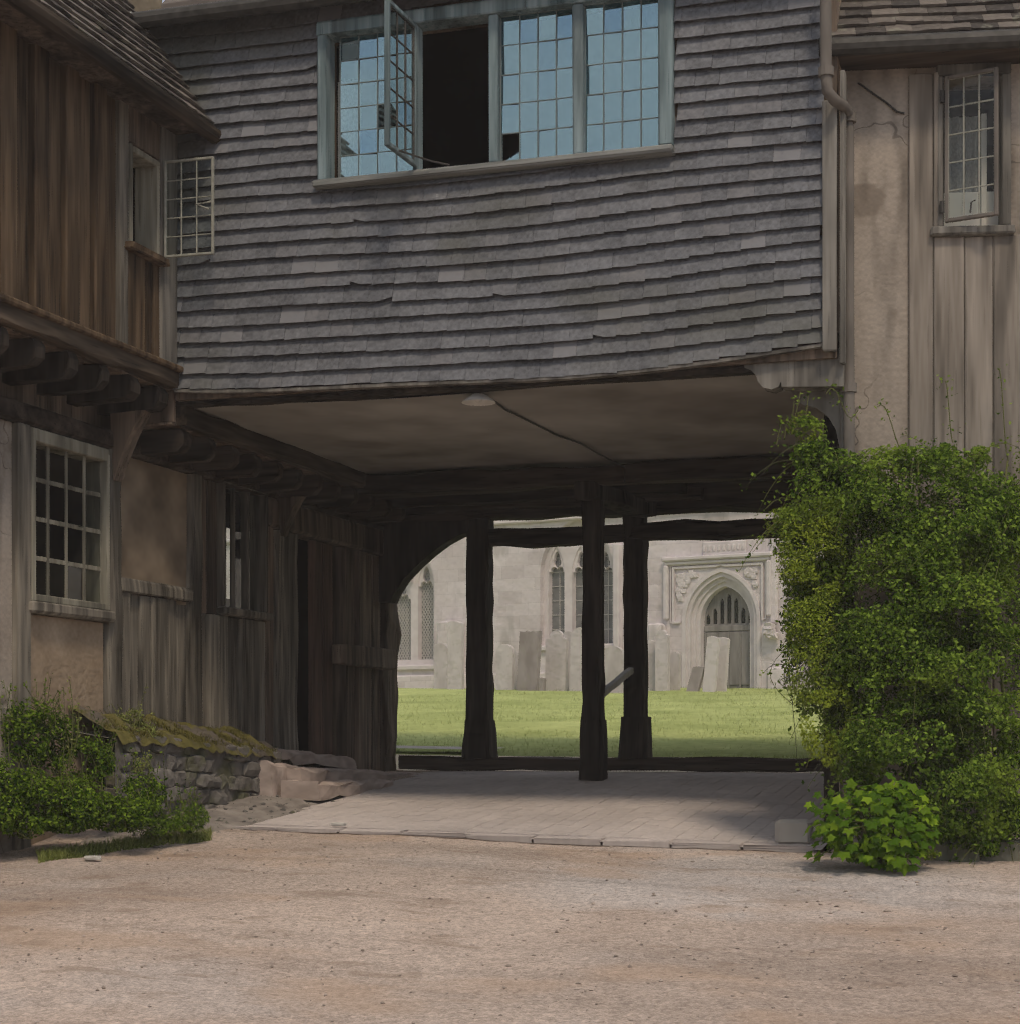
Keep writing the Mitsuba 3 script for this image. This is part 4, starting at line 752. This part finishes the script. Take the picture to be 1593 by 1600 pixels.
# ------------------------------------------------------------------ plants
def leaves(mb, P, N, size, asp=.6, fold=.25):
    """Folded diamond leaves at P facing N."""
    n = len(P); N = N/np.linalg.norm(N, axis=1, keepdims=True); a = np.cross(N, R.normal(size=(n, 3))); a /= np.linalg.norm(a, axis=1, keepdims=True); b = np.cross(N, a)
    s = np.broadcast_to(size, n)[:, None]; w = s*asp*.5
    v = np.stack([P-a*s*.5, P+b*w+N*w*fold-a*s*.05, P+a*s*.5, P-b*w+N*w*fold-a*s*.05], 1).reshape(-1, 3)
    i = 4*np.arange(n)[:, None]; mb.add(v, np.vstack([i+[0, 1, 2], i+[0, 2, 3]]), np.repeat(R.random(n), 4))
def cloud(c, h, n, thr=.40, fq=5.0, seed=0, power=.33):
    d = R.normal(size=(int(n*2.6), 3)); d /= np.linalg.norm(d, axis=1, keepdims=True); r = R.random(len(d))**power
    P = c+d*r[:, None]*h; k = meshkit.noise(P*fq, seed)+.5*meshkit.noise(P*fq*2.3, seed+1) > thr*1.5; P, d = P[k][:n], d[k][:n]
    return P, d
CP = reserve('climbing_plant'); tag(CP, 'dense green climbing plant hanging over the right front corner of the passage', 'climbing plant')
fo, stm = MB(), MB()
def blobpx(u, v, d, ru, rv, rd): return V(u, v, d), np.array([ru*d/F, rd, rv*d/F])
IV = [(1450, 830, 10.25, 150, 130, .45, 9000), (1380, 780, 10.3, 120, 80, .35, 5500), (1300, 770, 10.4, 75, 70, .25, 3000), (1470, 1000, 10.15, 130, 170, .5, 11000), (1400, 1000, 10.2, 90, 200, .42, 8000), (1530, 830, 10.3, 90, 110, .35, 5000),
      (1440, 1180, 10.1, 130, 140, .5, 9000), (1540, 1150, 10.2, 80, 190, .4, 7000), (1340, 1100, 10.3, 60, 150, .3, 4000), (1270, 810, 10.45, 60, 34, .2, 1800), (1262, 690, 10.5, 32, 48, .15, 900), (1290, 900, 10.5, 50, 90, .2, 1700), (1258, 1000, 10.6, 40, 110, .15, 1500), (1290, 1060, 10.5, 48, 150, .2, 2600), (1255, 900, 10.6, 36, 60, .12, 900), (1640, 900, 10.3, 90, 260, .4, 5000), (1530, 1290, 10.25, 90, 50, .2, 2200), (1500, 700, 10.45, 55, 40, .12, 900), (1395, 725, 10.45, 70, 30, .12, 1000), (1240, 850, 10.6, 40, 26, .15, 500)]
allP = []; fy = MB()
for i, (u, v, d, ru, rv, rd, n) in enumerate(IV):
    c, h = blobpx(u, v, d, ru, rv, rd); P, dd = cloud(c, h, int(n*1.7), .525, 5.0, i % 3); keepm = (P-FR.o)@FR.ey < -.02; keepm |= P[:, 0] < 1.9
    P, dd = P[keepm], dd[keepm]; N = dd*[.7, .7, .5]+[0, -.25, .55]+R.normal(0, .5, P.shape); leaves(fo, P, N, (.010+.028*R.random(len(P))**1.6), .62); allP.append(P[:: 30])
allP = np.vstack(allP)
for i in range(420):   # sprays that leave the mass, each with its leaves
    p = allP[R.integers(len(allP))]; out = np.array([R.normal(-.15, .5), -R.random()*.5, R.normal(.1, .5)]); L = R.uniform(.12, .42); t = np.linspace(0, 1, 8)[:, None]
    c = p+out*t*L/np.linalg.norm(out)*.9+np.array([0, 0, -1])*t*t*L*R.uniform(.1, .8); stm.tube(c, np.linspace(.0028, .0012, 8), 4, R.random())
    n = 16; k = R.integers(1, 8, n); leaves(fo, c[k]+R.normal(0, .016, (n, 3)), R.normal(0, .6, (n, 3))+[0, -.4, .6], R.uniform(.016, .034, n), .6)
for u0, v0, u1, v1, d in ((1250, 612, 1212, 700, 10.5), (1262, 618, 1240, 720, 10.5), (1240, 625, 1225, 690, 10.5), (1340, 640, 1290, 620, 10.55), (1420, 700, 1370, 640, 10.6), (1310, 780, 1195, 800, 10.55), (1300, 830, 1200, 838, 10.6), (1290, 850, 1230, 960, 10.6), (1285, 980, 1225, 1075, 10.6), (1280, 900, 1238, 1000, 10.6), (1290, 960, 1240, 1090, 10.6), (1490, 690, 1475, 600, 10.6), (1575, 720, 1560, 580, 10.6)):
    t = np.linspace(0, 1, 10); c = np.array([V(u0+(u1-u0)*k, v0+(v1-v0)*k+18*math.sin(k*6), d) for k in t]); stm.tube(c, .003, 5, .5); n = 34; k = R.integers(0, 10, n); leaves(fo, c[k]+R.normal(0, .024, (n, 3)), R.normal(0, .6, (n, 3))+[0, -.5, .6], R.uniform(.014, .032, n), .6)
for i in range(9):
    x = R.uniform(1400, 1590); c = np.array([V(x+30*math.sin(k*3+i), 1320-k*600, 10.35) for k in np.linspace(0, 1, 14)]); stm.tube(c, np.linspace(.014, .005, 14), 6, R.random())
for u, v, d, ru, rv, rd, n in ((1246, 900, 10.35, 36, 110, .12, 1500), (1268, 1010, 10.3, 44, 120, .14, 2600), (1284, 880, 10.3, 40, 90, .12, 1600), (1240, 815, 10.7, 50, 28, .12, 700), (1290, 1120, 10.25, 44, 80, .12, 1500), (1400, 1335, 9.9, 70, 14, .1, 500), (1255, 690, 10.6, 30, 50, .1, 600)):
    c, h = blobpx(u, v, d, ru, rv, rd); P, dd = cloud(c, h, int(n*1.7), .46, 7, 3); leaves(fy, P, dd*[.7, .7, .5]+[0, -.25, .55]+R.normal(0, .5, P.shape), R.uniform(.010, .026, len(P)), .55)
for i in range(46):
    p = V(R.uniform(1235, 1295), R.uniform(800, 1060), 10.65); t = np.linspace(0, 1, 9)[:, None]; L = R.uniform(.08, .32); c = p+np.array([R.normal(-.05, .06), 0, 0])*np.sin(t*2.6+R.random()*2)+np.array([0, -.05, -1])*t*L; stm.tube(c, .0018, 4, .7); k = R.integers(0, 9, 26); leaves(fy, c[k]+R.normal(0, .014, (26, 3)), R.normal(0, .6, (26, 3))+[0, -.4, .5], R.uniform(.010, .024, 26), .55)
k = fy.put(CP+'__pale_foliage', 'pale_leaf'); tag(k, 'pale yellow green leaves along the left edge', kind='stuff')
k = fo.put(CP+'__foliage', 'ivy_leaf'); tag(k, 'mass of small green leaves', kind='stuff'); stm.put(CP+'__stems', 'stem'); labels[CP+'__stems'] = {'label': 'thin trailing stems', 'kind': 'stuff'}
# large-leaved shrub
SH = reserve('large_leaved_shrub'); tag(SH, 'bright green shrub with large lobed leaves at the foot of the climbing plant', 'shrub')
lobes = [(0, 1.0), (32, .56), (56, .84), (92, .50), (122, .66), (180, .22), (238, .66), (268, .50), (304, .84), (328, .56)]
def lobed():
    a = np.radians([l[0] for l in lobes]); r = np.array([l[1] for l in lobes])*R.uniform(.9, 1.1, 10); v = np.column_stack([r*np.sin(a), r*np.cos(a), -.28*r*r+.06*np.cos(a*5)]); v = np.vstack([[0, 0, 0], v])*.5
    j = np.arange(10); return MB().add(v, np.column_stack([j*0, 1+j, 1+(j+1) % 10]), R.random())
var = [mikit.ply(trimesh.Trimesh(m.v[0], m.f[0], process=False), 'maple_leaf', uv=m.u[0]) for m in (lobed() for _ in range(7))]
c, h = blobpx(1370, 1286, 9.75, 106, 70, .26); sst = MB(); cnt = 0
while cnt < 292:
    d = R.normal(size=3); d /= np.linalg.norm(d)
    if d[1] > .35: continue
    d[1] *= 1; p = c+d*h*R.uniform(.5, 1.0)*(.72+.65*meshkit.noise(d*2.3+4.0));  p[2] = c[2]-h[2]+(p[2]-c[2]+h[2]) if p[2] > c[2]-h[2]*.93 else c[2]-h[2]*.93
    nrm = np.array([d[0]*.5, d[1]*.6-.45, .85])+R.normal(0, .22, 3); nrm /= np.linalg.norm(nrm); fw = np.array([d[0], d[1]-.3, -.35])+R.normal(0, .35, 3); fw -= nrm*(fw@nrm); fw /= np.linalg.norm(fw); sd = np.cross(fw, nrm); s = R.uniform(.065, .115)
    M = np.eye(4); M[:3, 0], M[:3, 1], M[:3, 2], M[:3, 3] = sd*s, fw*s, nrm*s, p; scene[num(SH+'__leaf')] = {**var[cnt % 7], 'to_world': T(M)}; cnt += 1
    if cnt % 6 == 0: sst.tube([c+[0, .05, -h[2]], (c+p)/2, p], .004, 5)
fl = MB(); P, dd = cloud(c+[0, .05, -.02], h*.95, 1100, .38, 6, 2); leaves(fl, P, dd*.5+[0, -.45, .7]+R.normal(0, .35, P.shape), R.uniform(.03, .06, len(P)), .6); tag(fl.put(SH+'__small_leaves', 'maple_leaf'), 'small leaves inside the shrub', kind='stuff')
sst.put(SH+'__stems', 'stem')
# weeds at the left
def weed(key, label, lst, mat_='weed_leaf', sz=(.02, .05), spr=0):
    k = reserve(key); tag(k, label, 'weeds'); f, s = MB(), MB(); ps = []
    for i, (u, v, d, ru, rv, rd, n) in enumerate(lst):
        c, h = blobpx(u, v, d, ru, rv, rd); P, dd = cloud(c, h, int(n*1.7), .44, 8, i); leaves(f, P, dd*.6+[.15, -.2, .6]+R.normal(0, .5, P.shape), R.uniform(sz[0]*.7, sz[1]*.7, len(P)), .55); ps.append(P)
        for _ in range(6): q = P[R.integers(len(P))]; b = c+[R.normal(0, .05), 0, -h[2]]; s.tube([b, (b+q)/2+R.normal(0, .02, 3), q], .004, 4, R.random())
    ps = np.vstack(ps)
    for i in range(spr):
        p = ps[R.integers(len(ps))]; L = R.uniform(.08, .22); e = p+np.array([R.normal(0, .3)*L, -R.random()*.3*L, L]); cc = np.linspace(p, e, 6); s.tube(cc, .002, 4, R.random()); leaves(f, cc[R.integers(0, 6, 10)]+R.normal(0, .012, (10, 3)), R.normal(0, .6, (10, 3))+[0, 0, .6], R.uniform(.015, .03, 10), .5)
    tag(f.put(k+'__foliage', mat_), 'small leaves', kind='stuff'); s.put(k+'__stems', 'stem')
weed('weed_clump', 'dense bright green weeds along the foot of the left wall at the street edge', [(105, 1258, 10.55, 80, 44, .22, 3000), (185, 1270, 10.6, 72, 30, .2, 2000), (225, 1240, 10.8, 34, 34, .15, 700), (40, 1255, 10.45, 60, 56, .25, 2200), (-20, 1240, 10.3, 70, 70, .3, 2000)], spr=150)
weed('weed_clump', 'dark tangle of taller weeds against the plaster at the left edge', [(80, 1160, 10.85, 48, 50, .13, 1100), (130, 1190, 10.9, 55, 40, .13, 900), (45, 1140, 10.7, 45, 55, .13, 900)], spr=90)
weed('weed_clump', 'yellowish weeds growing before the grey planks beside the mossy ledge', [(212, 1142, 11.7, 36, 34, .12, 1100), (190, 1180, 11.5, 50, 40, .15, 1200)], 'grass_leaf', (.015, .035), 20)
weed('weed_clump', 'low bright tuft of weeds at the left end of the brick floor', [(287, 1278, 11.05, 42, 24, .16, 1300), (240, 1292, 10.9, 60, 16, .15, 900)], 'weed_leaf', (.015, .03), 30)
k = reserve('tall_weed'); tag(k, 'thin tall weed stalk standing against the plaster at the left edge', 'weed'); m, f = MB(), MB()
for du, v in ((0, 1062), (-18, 1095), (14, 1100)):
    c = np.array([V(108+du*t+6*math.sin(3*t), 1200+(v-1200)*t, 10.8) for t in np.linspace(0, 1, 10)]); m.tube(c, np.linspace(.005, .002, 10), 5, .5); q = c[R.integers(3, 10, 26)]; leaves(f, q+R.normal(0, .012, q.shape), R.normal(0, .6, q.shape)+[0, -.3, .5], R.uniform(.015, .035, 26), .45)
m.put(k+'__stem', 'stem'); tag(f.put(k+'__foliage', 'grass_leaf'), 'small leaves', kind='stuff')
# grass blades: lawn edge, street fringe
def blades(key, label, pts, hh, mat_='grass_leaf'):
    n = len(pts); a = R.random(n)*2*np.pi; w = np.column_stack([np.cos(a), np.sin(a), a*0])*.004*np.clip(np.asarray(hh)/.06, .8, 3)[:, None]; ln = np.column_stack([R.normal(0, .35, (n, 2)), np.ones(n)])*np.asarray(hh)[:, None]
    v = np.stack([pts-w, pts+w, pts+ln], 1).reshape(-1, 3); m = MB(); m.add(v, np.arange(3*n).reshape(-1, 3), np.repeat(R.random(n), 3)); k = m.put(key, mat_); tag(k, label, 'grass', kind='stuff')
n = 45000; s = R.uniform(-9, 8, n); q = 4.8+34*R.random(n)**1.6; P = np.column_stack([s, q, lawn_z(s, q)]); blades('grass', 'short mown grass of the churchyard lawn', P, R.uniform(.012, .035, n)*(1+q/30))
nf = 3500; u = R.uniform(60, 330, nf); P = np.array([V(a, 1312, 10.55+.9*max(0, (a-60)/270)-R.random()*.25) for a in u]); P[:, 2] = street_z(P[:, 0], P[:, 1])
n = 2600; x = R.uniform(xa, xb, n); yy = R.uniform(-.03, .3, n); keepg = meshkit.fbm(np.stack([x*6, yy*6, x*0], -1), 3, 4) > .44; x, yy = x[keepg], yy[keepg]; n = len(x)
P2 = FL.w(np.column_stack([x, yy, edge(x)+(yy+.03)/.39*.17-.01])); blades('ledge_tufts', 'olive tufts growing in the moss of the ledge', P2, R.uniform(.015, .05, n), 'moss_tuft')
blades('grass_fringe', 'fringe of grass where the left weeds meet the street', P, R.uniform(.02, .07, nf))
